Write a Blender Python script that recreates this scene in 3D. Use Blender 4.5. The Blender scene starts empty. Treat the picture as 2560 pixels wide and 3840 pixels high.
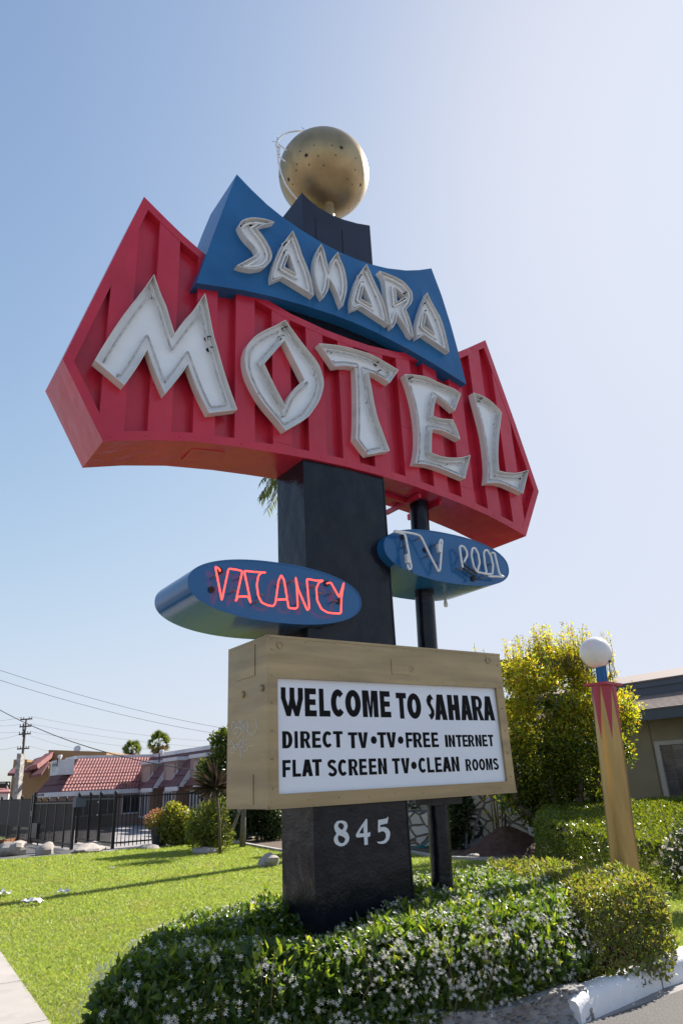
import bpy, math, random
import numpy as np
from math import sin, cos, tan, radians, pi, hypot, atan2, sqrt
from mathutils import Vector, Matrix
from mathutils.geometry import tessellate_polygon

random.seed(7)
rng = np.random.default_rng(11)
SC = bpy.context.scene
COL = SC.collection

# ------------------------------------------------------------------ survey of the place
# camera solved from the photograph; survey points turn into metres on real planes
FPX, PITCH, ROLL = 2626.0, .3673, -.048
AZ, PSI, DIST = -.0563, .6174, 6.3
EYE = np.array([0, 0, 1.65])
FW = np.array([0, cos(PITCH), sin(PITCH)]); _rt = np.array([1., 0, 0]); _up = np.cross(_rt, FW)
RT = cos(ROLL)*_rt + sin(ROLL)*_up; UP = -sin(ROLL)*_rt + cos(ROLL)*_up
ORG = np.array([DIST*sin(AZ), DIST*cos(AZ), 0.])
EX = np.array([cos(PSI), sin(PSI), 0.]); EY = np.array([-sin(PSI), cos(PSI), 0.])
UU = -EY                                     # the other street direction
K = 2560/1568
def ray(x, y):
    return FW + RT*((x*K-1280)/FPX) + UP*((1920-y*K)/FPX)
def on_z(x, y, z=0.):
    d = ray(x, y); return EYE + d*((z-1.65)/d[2])
def on_plane(x, y, p, n):
    d = ray(x, y); return EYE + d*(((np.array(p)-EYE)@n)/(d@n))
def on_sign(x, y, Y):
    q = on_plane(x, y, ORG+EY*Y, EY)-ORG; return (q@EX, q[2])
def survey(ox, oy, s):
    return lambda x, y: ((ox+x/s)/K, (oy+y/s)/K)

# ------------------------------------------------------------------ mesh helpers
class MB:
    def __init__(s): s.v = []; s.f = []; s.m = []; s.mi = 0
    def add(s, V, F, mi=None):
        o = len(s.v); s.v += [tuple(map(float, p)) for p in V]
        for f in F: s.f.append(tuple(i+o for i in f)); s.m.append(s.mi if mi is None else mi)
    def box(s, x0, x1, y0, y1, z0, z1, mi=None):
        V = [(x, y, z) for z in (z0, z1) for y in (y0, y1) for x in (x0, x1)]
        s.add(V, [(0, 2, 3, 1), (4, 5, 7, 6), (0, 1, 5, 4), (2, 6, 7, 3), (0, 4, 6, 2), (1, 3, 7, 5)], mi)
    def obox(s, p, ax, ay, az, mi=None):
        p, ax, ay, az = map(np.array, (p, ax, ay, az))
        V = [p+ax*i+ay*j+az*k for k in (0, 1) for j in (0, 1) for i in (0, 1)]
        s.add(V, [(0, 2, 3, 1), (4, 5, 7, 6), (0, 1, 5, 4), (2, 6, 7, 3), (0, 4, 6, 2), (1, 3, 7, 5)], mi)
    def bar(s, a, b, w, h=None, up=(0, 0, 1), mi=None):
        a, b = np.array(a, float), np.array(b, float); h = h or w
        d = b-a; d /= np.linalg.norm(d); u = np.array(up, float)
        sd = np.cross(d, u); n = np.linalg.norm(sd)
        if n < 1e-5: sd = np.cross(d, (1, 0, 0)); n = np.linalg.norm(sd)
        sd /= n; u = np.cross(sd, d)
        s.obox(a-sd*w/2-u*h/2, sd*w, b-a, u*h, mi)
    def prism(s, poly, y0, y1, f=lambda x, y, z: (x, y, z), mi=None, holes=()):
        """poly = list of (x,z); extruded y0..y1"""
        loops = [list(poly)]+[list(h) for h in holes]
        flat = [p for l in loops for p in l]; n = len(flat)
        tri = tessellate_polygon([[Vector((p[0], p[1], 0)) for p in l] for l in loops])
        V = [f(p[0], y0, p[1]) for p in flat]+[f(p[0], y1, p[1]) for p in flat]
        F = [tuple(t) for t in tri]+[tuple(i+n for i in t[::-1]) for t in tri]
        o = 0
        for l in loops:
            m = len(l)
            for i in range(m):
                a, b = o+i, o+(i+1) % m; F.append((a, b, b+n, a+n))
            o += m
        s.add(V, F, mi)
    def tube(s, path, r, seg=8, closed=False, mi=None, cap=True):
        P = [np.array(p, float) for p in path]; n = len(P)
        if n < 2: return
        R = r if hasattr(r, '__len__') else [r]*n
        V = []; prev = None
        for i in range(n):
            if closed: t = P[(i+1) % n]-P[i-1]
            else: t = P[min(i+1, n-1)]-P[max(i-1, 0)]
            l = np.linalg.norm(t); t = t/l if l > 1e-9 else np.array([0, 0, 1.])
            if prev is None:
                a = np.array([0, 0, 1.]) if abs(t[2]) < .9 else np.array([1., 0, 0])
            else: a = prev
            u = a-t*(a@t); u /= max(np.linalg.norm(u), 1e-9); prev = u; w = np.cross(t, u)
            for k in range(seg):
                c = 2*pi*k/seg; V.append(P[i]+R[i]*(u*cos(c)+w*sin(c)))
        F = []
        for i in range(n if closed else n-1):
            j = (i+1) % n
            for k in range(seg):
                l = (k+1) % seg; F.append((i*seg+k, i*seg+l, j*seg+l, j*seg+k))
        if cap and not closed:
            F.append(tuple(range(seg))[::-1]); F.append(tuple((n-1)*seg+k for k in range(seg)))
        s.add(V, F, mi)
    def lathe(s, prof, c=(0, 0, 0), seg=32, mi=None, ax=None):
        """prof = [(r,z)...]"""
        V = []; F = []; n = len(prof); c = np.array(c, float)
        A = ax if ax is not None else (np.array([1., 0, 0]), np.array([0, 1., 0]), np.array([0, 0, 1.]))
        for r, z in prof:
            for k in range(seg):
                t = 2*pi*k/seg; V.append(c+A[0]*r*cos(t)+A[1]*r*sin(t)+A[2]*z)
        for i in range(n-1):
            for k in range(seg):
                l = (k+1) % seg; F.append((i*seg+k, i*seg+l, (i+1)*seg+l, (i+1)*seg+k))
        F.append(tuple(range(seg))[::-1]); F.append(tuple((n-1)*seg+k for k in range(seg)))
        s.add(V, F, mi)
    def blob(s, c, r, n=2, amp=.15, seed=0, mi=None, flat=None):
        """rough stone: icosphere-like lat/long ball pushed about"""
        rg = np.random.default_rng(seed); r = np.array(r if hasattr(r, '__len__') else (r, r, r), float)
        S, T = 14, 9; V = []; F = []
        ks = rg.normal(size=(7, 3))*1.6; ph = rg.uniform(0, 6.3, 7)
        for j in range(T+1):
            th = pi*j/T
            for i in range(S):
                a = 2*pi*i/S; d = np.array([sin(th)*cos(a), sin(th)*sin(a), cos(th)])
                q = 1+amp*sum(np.sin(ks[m]@d*1.5+ph[m]) for m in range(7))/2.2
                p = d*q*r
                V.append(np.array(c)+p)
        for j in range(T):
            for i in range(S):
                k = (i+1) % S; F.append((j*S+i, (j+1)*S+i, (j+1)*S+k, j*S+k))
        s.add(V, F, mi)
    def build(s, name, mats, parent=None, smooth=False, weld=False):
        me = bpy.data.meshes.new(name)
        me.from_pydata(s.v, [], s.f)
        mats = mats if isinstance(mats, (list, tuple)) else [mats]
        for m in mats: me.materials.append(m)
        if len(mats) > 1: me.polygons.foreach_set('material_index', s.m)
        me.validate(); me.update()
        if smooth:
            me.polygons.foreach_set('use_smooth', [True]*len(me.polygons))
            try: me.set_sharp_from_angle(angle=radians(smooth if smooth is not True else 180))
            except Exception: pass
        o = bpy.data.objects.new(name, me); COL.objects.link(o)
        if parent is not None: o.parent = parent
        return o

def fast_mesh(name, V, F, mats, parent=None, mi=None, smooth=False):
    """V (n,3) array, F (m,k) array of equal-size faces"""
    V = np.ascontiguousarray(V, np.float32); F = np.ascontiguousarray(F, np.int32); m, k = F.shape
    me = bpy.data.meshes.new(name)
    me.vertices.add(len(V)); me.vertices.foreach_set('co', V.ravel())
    me.loops.add(m*k); me.loops.foreach_set('vertex_index', F.ravel())
    me.polygons.add(m); me.polygons.foreach_set('loop_start', np.arange(0, m*k, k, dtype=np.int32))
    try: me.polygons.foreach_set('loop_total', np.full(m, k, np.int32))
    except Exception: pass
    mats = mats if isinstance(mats, (list, tuple)) else [mats]
    for x in mats: me.materials.append(x)
    if mi is not None: me.polygons.foreach_set('material_index', np.asarray(mi, np.int32))
    if smooth: me.polygons.foreach_set('use_smooth', np.ones(m, bool))
    me.update(calc_edges=True); me.validate()
    o = bpy.data.objects.new(name, me); COL.objects.link(o)
    if parent is not None: o.parent = parent
    return o

def tag(o, label=None, cat=None, group=None, kind=None):
    if label: o['label'] = label
    if cat: o['category'] = cat
    if group: o['group'] = group
    if kind: o['kind'] = kind
    return o
def empty(name, label, cat, loc=(0, 0, 0), rz=0, group=None):
    o = bpy.data.objects.new(name, None); COL.objects.link(o)
    o.location = tuple(map(float, loc)); o.rotation_euler = (0, 0, rz); o.empty_display_size = .2
    return tag(o, label, cat, group)
def copy_tree(o, parent=None):
    c = o.copy(); COL.objects.link(c); c.parent = parent
    for ch in list(o.children): copy_tree(ch, c)
    return c

# ------------------------------------------------------------------ materials
def newmat(name):
    m = bpy.data.materials.new(name); m.use_nodes = True; nt = m.node_tree
    b = nt.nodes['Principled BSDF']; return m, nt, b
def lin(c):
    return tuple(((v/255)/12.92 if v/255 <= .04045 else ((v/255+.055)/1.055)**2.4) for v in c)
def paint(name, col, rough=.5, metal=0., var=.12, vscale=2.5, bump=.0, bscale=40., col2=None, stretch=None, spec=.5,
          dirt=None, dirt_amt=.5, dirt_scale=3., coat=0., dent=0., dent_scale=2.2, dstretch=None):
    """procedural painted / mineral surface: large soft tone variation, fine grain, optional dirt blotches and bump"""
    m, nt, b = newmat(name); N = nt.nodes.new; L = nt.links.new
    tc = N('ShaderNodeTexCoord'); src = tc.outputs['Object']
    if stretch:
        mp = N('ShaderNodeMapping'); mp.inputs['Scale'].default_value = stretch; L(src, mp.inputs[0]); src = mp.outputs[0]
    n1 = N('ShaderNodeTexNoise'); n1.inputs['Scale'].default_value = vscale; n1.inputs['Detail'].default_value = 6; L(src, n1.inputs[0])
    mx = N('ShaderNodeMix'); mx.data_type = 'RGBA'
    c2 = col2 or tuple(min(1, c*(1+var)+.01*var) for c in col); c1 = tuple(c*(1-var) for c in col) if not col2 else col
    mx.inputs[6].default_value = (*c1, 1); mx.inputs[7].default_value = (*c2, 1)
    rp = N('ShaderNodeMapRange'); rp.inputs[1].default_value = .3; rp.inputs[2].default_value = .7
    L(n1.outputs[0], rp.inputs[0]); L(rp.outputs[0], mx.inputs[0]); out = mx.outputs[2]
    if dirt:
        n2 = N('ShaderNodeTexNoise'); n2.inputs['Scale'].default_value = dirt_scale; n2.inputs['Detail'].default_value = 9; n2.inputs['Roughness'].default_value = .7
        if dstretch:
            mp2 = N('ShaderNodeMapping'); mp2.inputs['Scale'].default_value = dstretch; L(tc.outputs['Object'], mp2.inputs[0]); L(mp2.outputs[0], n2.inputs[0])
        else: L(src, n2.inputs[0])
        r2 = N('ShaderNodeMapRange'); r2.inputs[1].default_value = .52; r2.inputs[2].default_value = .72; r2.inputs[4].default_value = dirt_amt
        L(n2.outputs[0], r2.inputs[0]); m2 = N('ShaderNodeMix'); m2.data_type = 'RGBA'; m2.inputs[7].default_value = (*dirt, 1)
        L(r2.outputs[0], m2.inputs[0]); L(out, m2.inputs[6]); out = m2.outputs[2]
    L(out, b.inputs['Base Color'])
    b.inputs['Metallic'].default_value = metal; b.inputs['Specular IOR Level'].default_value = spec
    rr = N('ShaderNodeMapRange'); rr.inputs[3].default_value = rough*.85; rr.inputs[4].default_value = min(1, rough*1.15)
    L(n1.outputs[0], rr.inputs[0]); L(rr.outputs[0], b.inputs['Roughness'])
    if coat: b.inputs['Coat Weight'].default_value = coat; b.inputs['Coat Roughness'].default_value = .2
    if bump:
        n3 = N('ShaderNodeTexNoise'); n3.inputs['Scale'].default_value = bscale; n3.inputs['Detail'].default_value = 5; L(src, n3.inputs[0])
        bp = N('ShaderNodeBump'); bp.inputs['Strength'].default_value = bump; bp.inputs['Distance'].default_value = .02
        L(n3.outputs[0], bp.inputs['Height']); L(bp.outputs[0], b.inputs['Normal'])
        if dent:
            n4 = N('ShaderNodeTexNoise'); n4.inputs['Scale'].default_value = dent_scale; n4.inputs['Detail'].default_value = 2; L(tc.outputs['Object'], n4.inputs[0])
            b4 = N('ShaderNodeBump'); b4.inputs['Strength'].default_value = dent; b4.inputs['Distance'].default_value = .06
            L(n4.outputs[0], b4.inputs['Height']); L(b4.outputs[0], bp.inputs['Normal'])
    return m
def leafmat(name, cols, trans=.35, rough=.4, spec=.4, tcol=None, patch=None):
    """leaf: colour differs from leaf to leaf; light passes through"""
    m, nt, b = newmat(name); N = nt.nodes.new; L = nt.links.new
    g = N('ShaderNodeNewGeometry'); cr = N('ShaderNodeValToRGB')
    el = cr.color_ramp.elements; n = len(cols)
    for i, c in enumerate(cols):
        p = i/(n-1) if n > 1 else 0
        e = el[i] if i < 2 else el.new(p)
        e.position = p; e.color = (*c, 1)
    L(g.outputs['Random Per Island'], cr.inputs[0]); colout = cr.outputs[0]
    if patch:                                   # drier patches of turf
        tcn = N('ShaderNodeTexCoord'); pn = N('ShaderNodeTexNoise'); pn.inputs['Scale'].default_value = patch[1]; pn.inputs['Detail'].default_value = 7; pn.inputs['Roughness'].default_value = .65; L(tcn.outputs['Object'], pn.inputs[0])
        pr_ = N('ShaderNodeMapRange'); pr_.inputs[1].default_value = .50; pr_.inputs[2].default_value = .72; pr_.inputs[4].default_value = patch[2]; L(pn.outputs[0], pr_.inputs[0])
        px_ = N('ShaderNodeMix'); px_.data_type = 'RGBA'; px_.inputs[7].default_value = (*patch[0], 1); L(pr_.outputs[0], px_.inputs[0]); L(cr.outputs[0], px_.inputs[6]); colout = px_.outputs[2]
    L(colout, b.inputs['Base Color'])
    b.inputs['Roughness'].default_value = rough; b.inputs['Specular IOR Level'].default_value = spec
    tr = N('ShaderNodeBsdfTranslucent'); hs = N('ShaderNodeMix'); hs.data_type = 'RGBA'; hs.blend_type = 'MULTIPLY'; hs.inputs[0].default_value = 1
    tc = tcol or (2.2, 2.0, .7); hs.inputs[7].default_value = (*tc, 1); hs.clamp_result = False
    L(colout, hs.inputs[6]); L(hs.outputs[2], tr.inputs[0])
    ms = N('ShaderNodeMixShader'); ms.inputs[0].default_value = trans
    out = nt.nodes['Material Output']; L(b.outputs[0], ms.inputs[1]); L(tr.outputs[0], ms.inputs[2]); L(ms.outputs[0], out.inputs[0])
    return m

M = {}
M['red'] = paint('red_enamel', (.56, .022, .050), .26, var=.14, vscale=1.3, bump=.08, bscale=90, dirt=(.42, .030, .035), dirt_amt=.5, dirt_scale=2.2, dstretch=(5, 5, .45), spec=.5, dent=.5, dent_scale=2.4)
M['blue'] = paint('blue_enamel', (.016, .125, .315), .34, var=.14, vscale=1.6, bump=.07, bscale=60, spec=.3, dirt=(.03, .13, .26), dirt_amt=.5, dirt_scale=2.5, dstretch=(5, 5, .5), dent=.4)
M['blueoval'] = paint('blue_gloss_enamel', (.016, .118, .30), .2, var=.08, vscale=2, bump=.06, bscale=60, spec=.5)
M['black'] = paint('black_gloss_paint', (.0085, .0095, .016), .19, var=.3, vscale=5, bump=.16, bscale=38, spec=.28, dirt=(.03, .027, .025), dirt_amt=.15, dirt_scale=3.5, dstretch=(3, 3, .8), dent=.35, dent_scale=3.)
M['crest'] = paint('dark_navy_paint', (.016, .021, .044), .45, var=.15, vscale=4, bump=.1, bscale=50, spec=.3)
M['gold'] = paint('gold_paint', (.37, .275, .15), .44, metal=.55, var=.24, vscale=2.2, bump=.07, bscale=60, stretch=(.35, .35, 3.2), dirt=(.21, .165, .12), dirt_amt=.6, dirt_scale=3, dent=.35)
M['goldcol'] = paint('gold_column_paint', (.40, .27, .105), .36, metal=.8, var=.2, vscale=2.2, bump=.05, bscale=30, stretch=(3, 3, .5), dirt=(.24, .17, .10), dirt_amt=.45, dirt_scale=3)
M['goldball'] = paint('gold_ball_paint', (.42, .31, .165), .40, metal=.75, var=.2, vscale=3.5, bump=.12, bscale=7, dirt=(.2, .14, .08), dirt_amt=.45)
M['white'] = paint('white_enamel', (.85, .87, .89), .45, var=.04, vscale=6, bump=.04, bscale=60, dirt=(.6, .58, .55), dirt_amt=.15)
M['rim'] = paint('letter_return_paint', (.74, .72, .69), .5, var=.06, vscale=8, bump=.05, bscale=60, dirt=(.50, .44, .38), dirt_amt=.35)
M['glass_tube'] = paint('unlit_neon_glass', (.78, .78, .77), .18, var=.08, vscale=14, spec=.6)
M['tube_grey'] = paint('dirty_unlit_neon_glass', (.50, .48, .46), .25, var=.3, vscale=18, spec=.6)
M['panelwhite'] = paint('reader_panel_white', (.82, .84, .90), .35, var=.015, vscale=3, dirt=(.62, .64, .70), dirt_amt=.12, dirt_scale=5)
M['ink'] = paint('black_vinyl', (.006, .005, .006), .6, var=.2, spec=.12)
M['numeral'] = paint('white_numeral_paint', (.75, .77, .80), .4, var=.05)
M['chalk'] = paint('white_marker', (.75, .73, .70), .7, var=.1)
M['hole'] = paint('dark_opening', (.01, .009, .008), .8)
M['wire'] = paint('dark_wire', (.03, .03, .03), .6)
M['hook'] = paint('rusty_bracket', (.20, .17, .15), .6, var=.3, vscale=20)
M['steel'] = paint('black_fence_steel', (.012, .012, .014), .42, var=.2)
def neon():
    m, nt, b = newmat('lit_red_neon'); b.inputs['Base Color'].default_value = (.8, .05, .04, 1)
    b.inputs['Emission Color'].default_value = (1, .075, .055, 1); b.inputs['Emission Strength'].default_value = 1.25
    b.inputs['Roughness'].default_value = .2; return m
M['neon'] = neon()
def frosted():
    m, nt, b = newmat('opal_globe'); b.inputs['Base Color'].default_value = (.78, .76, .74, 1)
    b.inputs['Roughness'].default_value = .22; b.inputs['Subsurface Weight'].default_value = .6
    b.inputs['Subsurface Radius'].default_value = (.25, .22, .2); b.inputs['Subsurface Scale'].default_value = .4; return m
M['opal'] = frosted()
M['clear'] = paint('clear_bulb_glass', (.7, .72, .72), .1, var=.05)

# ------------------------------------------------------------------ the sign
sign = empty('motel_sign', 'tall red and blue motel sign with gold ball and white reader board on black pylon', 'motel sign', ORG, PSI)
YM, YM1 = -.0355, .555        # red cabinet front / back
YS, YS1 = -.1166, .555        # blue cabinet
PW, PD = 1.003, .5206         # pylon

def inset(poly, d, lim=3.2):
    n = len(poly); P = [np.array(p, float) for p in poly]
    A = sum(P[i][0]*P[(i+1) % n][1]-P[(i+1) % n][0]*P[i][1] for i in range(n))
    sg = 1 if A > 0 else -1; out = []
    for i in range(n):
        a, b, c = P[i-1], P[i], P[(i+1) % n]
        e1 = b-a; e2 = c-b; e1 = e1/max(np.linalg.norm(e1), 1e-9); e2 = e2/max(np.linalg.norm(e2), 1e-9)
        n1 = sg*np.array([-e1[1], e1[0]]); n2 = sg*np.array([-e2[1], e2[0]])
        bs = n1+n2; l = np.linalg.norm(bs)
        if l < 1e-4: bs = n1; l = 1
        bs = bs/l; q = max(bs@n1, 1/lim); out.append(b+bs*(d/q))
    return out
def chaikin(P, it=2, closed=True):
    P = [np.array(p, float) for p in P]
    for _ in range(it):
        Q = []; n = len(P)
        if closed:
            for i in range(n): a, b = P[i], P[(i+1) % n]; Q += [a*.78+b*.22, a*.22+b*.78]
        else:
            Q = [P[0]]
            for i in range(n-1): a, b = P[i], P[i+1]; Q += [a*.75+b*.25, a*.25+b*.75]
            Q.append(P[-1])
        P = Q
    return P
def fillet(P, r, closed=True):
    P = [np.array(p, float) for p in P]; n = len(P); out = []
    for i in range(n):
        if not closed and i in (0, n-1): out.append(P[i]); continue
        a, b, c = P[i-1], P[i], P[(i+1) % n]; la, lc = np.linalg.norm(a-b), np.linalg.norm(c-b)
        if la < 1e-6 or lc < 1e-6: continue
        u, v = (a-b)/la, (c-b)/lc; q, w_ = min(r, .42*la), min(r, .42*lc); p0, p2 = b+u*q, b+v*w_
        out += [p0, .25*p0+.5*b+.25*p2, p2]
    return out
def resample(P, step, closed=True):
    P = [np.array(p, float) for p in P]; out = []; n = len(P)
    for i in range(n if closed else n-1):
        a, b = P[i], P[(i+1) % n]; k = max(1, int(round(np.linalg.norm(b-a)/step)))
        for j in range(k): out.append(a+(b-a)*j/k)
    if not closed: out.append(P[-1])
    return out
def round_poly(P, sharp_deg=35, sub=3):
    """smooth curve through survey points, corners kept"""
    P = [np.array(p, float) for p in P]; n = len(P)
    def corner(i):
        a = P[i]-P[i-1]; b = P[(i+1) % n]-P[i]
        c = (a@b)/max(np.linalg.norm(a)*np.linalg.norm(b), 1e-9); return math.degrees(math.acos(max(-1, min(1, c)))) > sharp_deg
    cs = [corner(i) for i in range(n)]; out = []
    for i in range(n):
        j = (i+1) % n; p1, p2 = P[i], P[j]; out.append(p1)
        if cs[i] and cs[j]: continue
        p0 = P[i-1] if not cs[i] else p1-(p2-p1); p3 = P[(j+1) % n] if not cs[j] else p2+(p2-p1)
        for k in range(1, sub):
            t = k/sub
            out.append(.5*((2*p1)+(-p0+p2)*t+(2*p0-5*p1+4*p2-p3)*t*t+(-p0+3*p1-3*p2+p3)*t**3))
    return out

def letter(name_label, Z, outer, holes, Yface, depth, tube_in, tube_r, tmat=None, ports=()):
    """open-faced channel letter: return wall, rim, back plate; neon loop inside"""
    Yr = Yface-depth
    loops = [round_poly([on_sign(*Z(*p), Yr) for p in L]) for L in [outer]+list(holes)]
    th = .006
    def area(L): return sum(L[i][0]*L[(i+1) % len(L)][1]-L[(i+1) % len(L)][0]*L[i][1] for i in range(len(L)))
    if area(loops[0]) < 0: loops[0] = loops[0][::-1]
    mb = MB(); inner = []
    for k, L in enumerate(loops):
        I = inset(L, th if k == 0 else -th, 2.)
        inner.append(I)
        n = len(L); rg = np.random.default_rng(len(L)+k)
        back = Yface+.004
        V = [(p[0], back, p[1]) for p in L]+[(p[0], Yr, p[1]) for p in L]+[(p[0], Yr, p[1]) for p in I]+[(p[0], Yface-.018, p[1]) for p in I]
        F = []
        for i in range(n):
            j = (i+1) % n
            for r in range(3): F.append((r*n+i, r*n+j, (r+1)*n+j, (r+1)*n+i))
        mb.add(V, F, 0)
    flat = [p for l in inner for p in l]
    tri = tessellate_polygon([[Vector((p[0], p[1], 0)) for p in l] for l in inner])
    mb.add([(p[0], Yface-.017, p[1]) for p in flat], [tuple(t) for t in tri], 1)
    o = mb.build('letter', [M['rim'], M['white']], sign); tag(o, name_label)
    tb = MB(); yt = Yface-depth*.62
    for k, L in enumerate(loops):
        I = fillet(inset([on_sign(*Z(*p), Yr) for p in ([outer]+list(holes))[k]], tube_in if k == 0 else -tube_in*.85, 3.0), .022)
        path = [(p[0], yt, p[1]) for p in I]
        cut = max(2, len(path)//40)
        tb.tube(path[cut:], tube_r, 7, mi=0)
        for q in range(3, len(path)-3, max(6, len(path)//5)):    # glass stand-offs with wire ties
            a = path[q]; tb.tube([a, (a[0]+.004, Yface-.016, a[2]-.004)], .006, 5, mi=1)
        for e in (path[cut], path[-1]): tb.tube([e, (e[0], Yface-.012, e[2])], tube_r*.9, 6, mi=0)
    for px, py in ports:
        q = on_sign(*Z(px, py), Yface-.02); A = (np.array([1., 0, 0]), np.array([0, 0, 1.]), np.array([0, -1., 0]))
        pm_ = MB(); pm_.lathe([(.03, 0), (.03, .008), (.024, .012)], (q[0], Yface-.018, q[1]), 14, 1, A); pm_.lathe([(.0235, 0), (.023, .0125)], (q[0], Yface-.018, q[1]), 12, 0, A)
        pm_.tube([(q[0], Yface-.02, q[1]), (q[0]+.01, Yface-.06, q[1]+.02), (q[0]+.035, yt, q[1]+.03)], .007, 5, mi=0)
        pm_.build('electrode_port', [M['hole'], M['glass_tube']], o)
    tb.build('neon_tube', [M[tmat or 'glass_tube'], M['hook']], o, smooth=60)
    return o

# --- pylon
ZB = -.2
mb = MB(); mb.box(0, PW, 0, PD, ZB, 4.66); mb.box(.02, PW-.02, .08, PD-.02, 4.66, 7.0)
mb.box(-.004, .012, -.006, .01, ZB, 4.63); mb.box(PW-.012, PW+.004, -.006, .01, ZB, 4.63)   # corner angles
pyl = mb.build('pylon', M['black'], sign)
# --- house number 845
Zd = survey(1220, 3040, 5.6)
NUM = {'8': ([(330, 208), (395, 215), (440, 250), (462, 310), (455, 370), (425, 430), (470, 480), (498, 550), (490, 630), (450, 690), (390, 735), (320, 748), (250, 725), (200, 680), (180, 610), (190, 550), (225, 500), (230, 470), (200, 410), (187, 340), (200, 280), (240, 230), (280, 212)],
             [[(310, 255), (350, 265), (385, 300), (392, 350), (350, 408), (300, 375), (265, 330), (270, 285)], [(275, 518), (330, 530), (390, 560), (422, 600), (400, 660), (340, 688), (285, 660), (262, 600), (262, 550)]]),
       '4': ([(858, 168), (878, 185), (880, 470), (912, 460), (935, 445), (942, 500), (930, 545), (885, 548), (890, 715), (820, 725), (812, 550), (660, 565), (637, 520), (700, 400), (780, 280)], [[(798, 325), (805, 478), (710, 478), (745, 400)]]),
       '5': ([(1305, 128), (1320, 140), (1300, 265), (1150, 300), (1150, 350), (1230, 340), (1300, 370), (1345, 430), (1355, 510), (1330, 600), (1270, 670), (1190, 697), (1110, 690), (1082, 650), (1180, 645), (1240, 615), (1272, 560), (1270, 490), (1230, 440), (1180, 435), (1120, 460), (1105, 440), (1105, 195), (1280, 160)], [])}
for ch, (o_, h_) in NUM.items():
    mb = MB(); f = lambda L: round_poly([on_sign(*Zd(*p), -.006) for p in L], 40)
    mb.prism(f(o_), -.006, .001, holes=[f(h) for h in h_])
    tag(mb.build('numeral', M['numeral'], pyl), 'white painted number '+ch)
# --- slim pole beside the pylon
mb = MB()
pole_path = [(1.55+.035*z, .26, z) for z in (-.2, .7, 1.4, 2.9, 3.5, 4.75)]
mb.tube(pole_path, .105, 24); mb.box(1.44, 1.80, .12, .40, 1.40, 1.472)
mb.build('support_pole', M['black'], sign, smooth=40)

# --- red cabinet: x-monotone outline
TOPX = [(-2.336, 5.01), (-1.765, 7.057), (-1.529, 6.895), (-1.349, 6.778), (-1.0, 6.59), (-.55, 6.41), (-.114, 6.315), (.312, 6.275), (.62, 6.27), (.901, 6.28), (1.3, 6.33), (1.7, 6.42), (2.05, 6.54), (2.337, 6.682), (2.518, 6.801), (2.894, 7.062), (3.244, 5.914), (3.504, 4.99)]
BOTX = [(-2.336, 5.01), (-1.955, 4.345), (-1.61, 4.445), (-1.2, 4.535), (-.73, 4.595), (-.33, 4.628), (.07, 4.655), (.5, 4.668), (.93, 4.663), (1.35, 4.64), (1.75, 4.60), (2.15, 4.55), (2.5, 4.49), (2.8, 4.42), (3.13, 4.327), (3.504, 4.99)]
def ip(tab, x):
    xs = [p[0] for p in tab]; return float(np.interp(x, xs, [p[1] for p in tab]))
outl = BOTX+TOPX[-2:0:-1]
mb = MB()
body = [tuple(p) for p in outl]
n = len(body)
REC = YM+.092
V = [(p[0], YM, p[1]) for p in body]+[(p[0], YM1, p[1]) for p in body]
mb.add(V, [(i, (i+1) % n, (i+1) % n+n, i+n) for i in range(n)])                       # returns
tri = tessellate_polygon([[Vector((p[0], p[1], 0)) for p in body]])
mb.add([(p[0], YM1, p[1]) for p in body], [tuple(t) for t in tri])                    # back
mb.add([(p[0], REC, p[1]) for p in body], [tuple(t) for t in tri])                    # recessed sheet
inn = inset(body, .085, 2.2)                                                          # flush trim all round
V = [(p[0], YM, p[1]) for p in body]+[(p[0], YM, p[1]) for p in inn]+[(p[0], REC, p[1]) for p in inn]
F = []
for i in range(n):
    j = (i+1) % n; F += [(i, j, j+n, i+n), (i+n, j+n, j+2*n, i+2*n)]
mb.add(V, F)
walls = [-2.001+.4118*k for k in range(13)]                                           # raised pans start here
for xw in walls:
    x0, x1 = xw, min(xw+.212, 3.40)
    xs = sorted(set([x0, x1]+[p[0] for p in BOTX+TOPX if x0 < p[0] < x1]+list(np.linspace(x0, x1, 4))))
    top = [(x, ip(TOPX, x)-.03) for x in xs]; bot = [(x, ip(BOTX, x)+.03) for x in xs]
    mb.prism(bot+top[::-1], YM+.004, REC+.002)
# rivets on the trim
for tabl in (BOTX, TOPX):
    for x in np.arange(-1.9, 3.3, .30):
        z = ip(tabl, x)+(.04 if tabl is BOTX else -.04)
        mb.lathe([(.009, 0), (.007, .006)], (x, YM+.001, z), 8, ax=(np.array([1., 0, 0]), np.array([0, 0, 1.]), np.array([0, -1., 0])))
red = mb.build('red_cabinet', M['red'], sign)
mb = MB()                                                                             # patched hatch under the left wing
zq = lambda x: ip(BOTX, x)
mb.add([(-1.12, .10, zq(-1.12)-.006), (-.80, .10, zq(-.80)-.006), (-.80, .36, zq(-.80)-.012), (-1.12, .36, zq(-1.12)-.02),
        (-1.12, .10, zq(-1.12)+.01), (-.80, .10, zq(-.80)+.01), (-.80, .36, zq(-.80)+.01), (-1.12, .36, zq(-1.12)+.01)],
       [(0, 3, 2, 1), (0, 1, 5, 4), (1, 2, 6, 5), (2, 3, 7, 6), (3, 0, 4, 7)])
mb.build('hatch', M['red'], red)
for a, b, w_, h_ in (((1.55, .05, 4.585), (1.55, .66, 4.585), .04, .05), ((1.85, .05, 4.565), (1.85, .62, 4.565), .03, .07), ((1.2, .30, 4.63), (1.54, .30, 4.60), .03, .05)):
    mb = MB(); mb.bar(a, b, w_, h_); mb.build('soffit_bracket', M['red'], red)            # angle irons under the soffit

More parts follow.
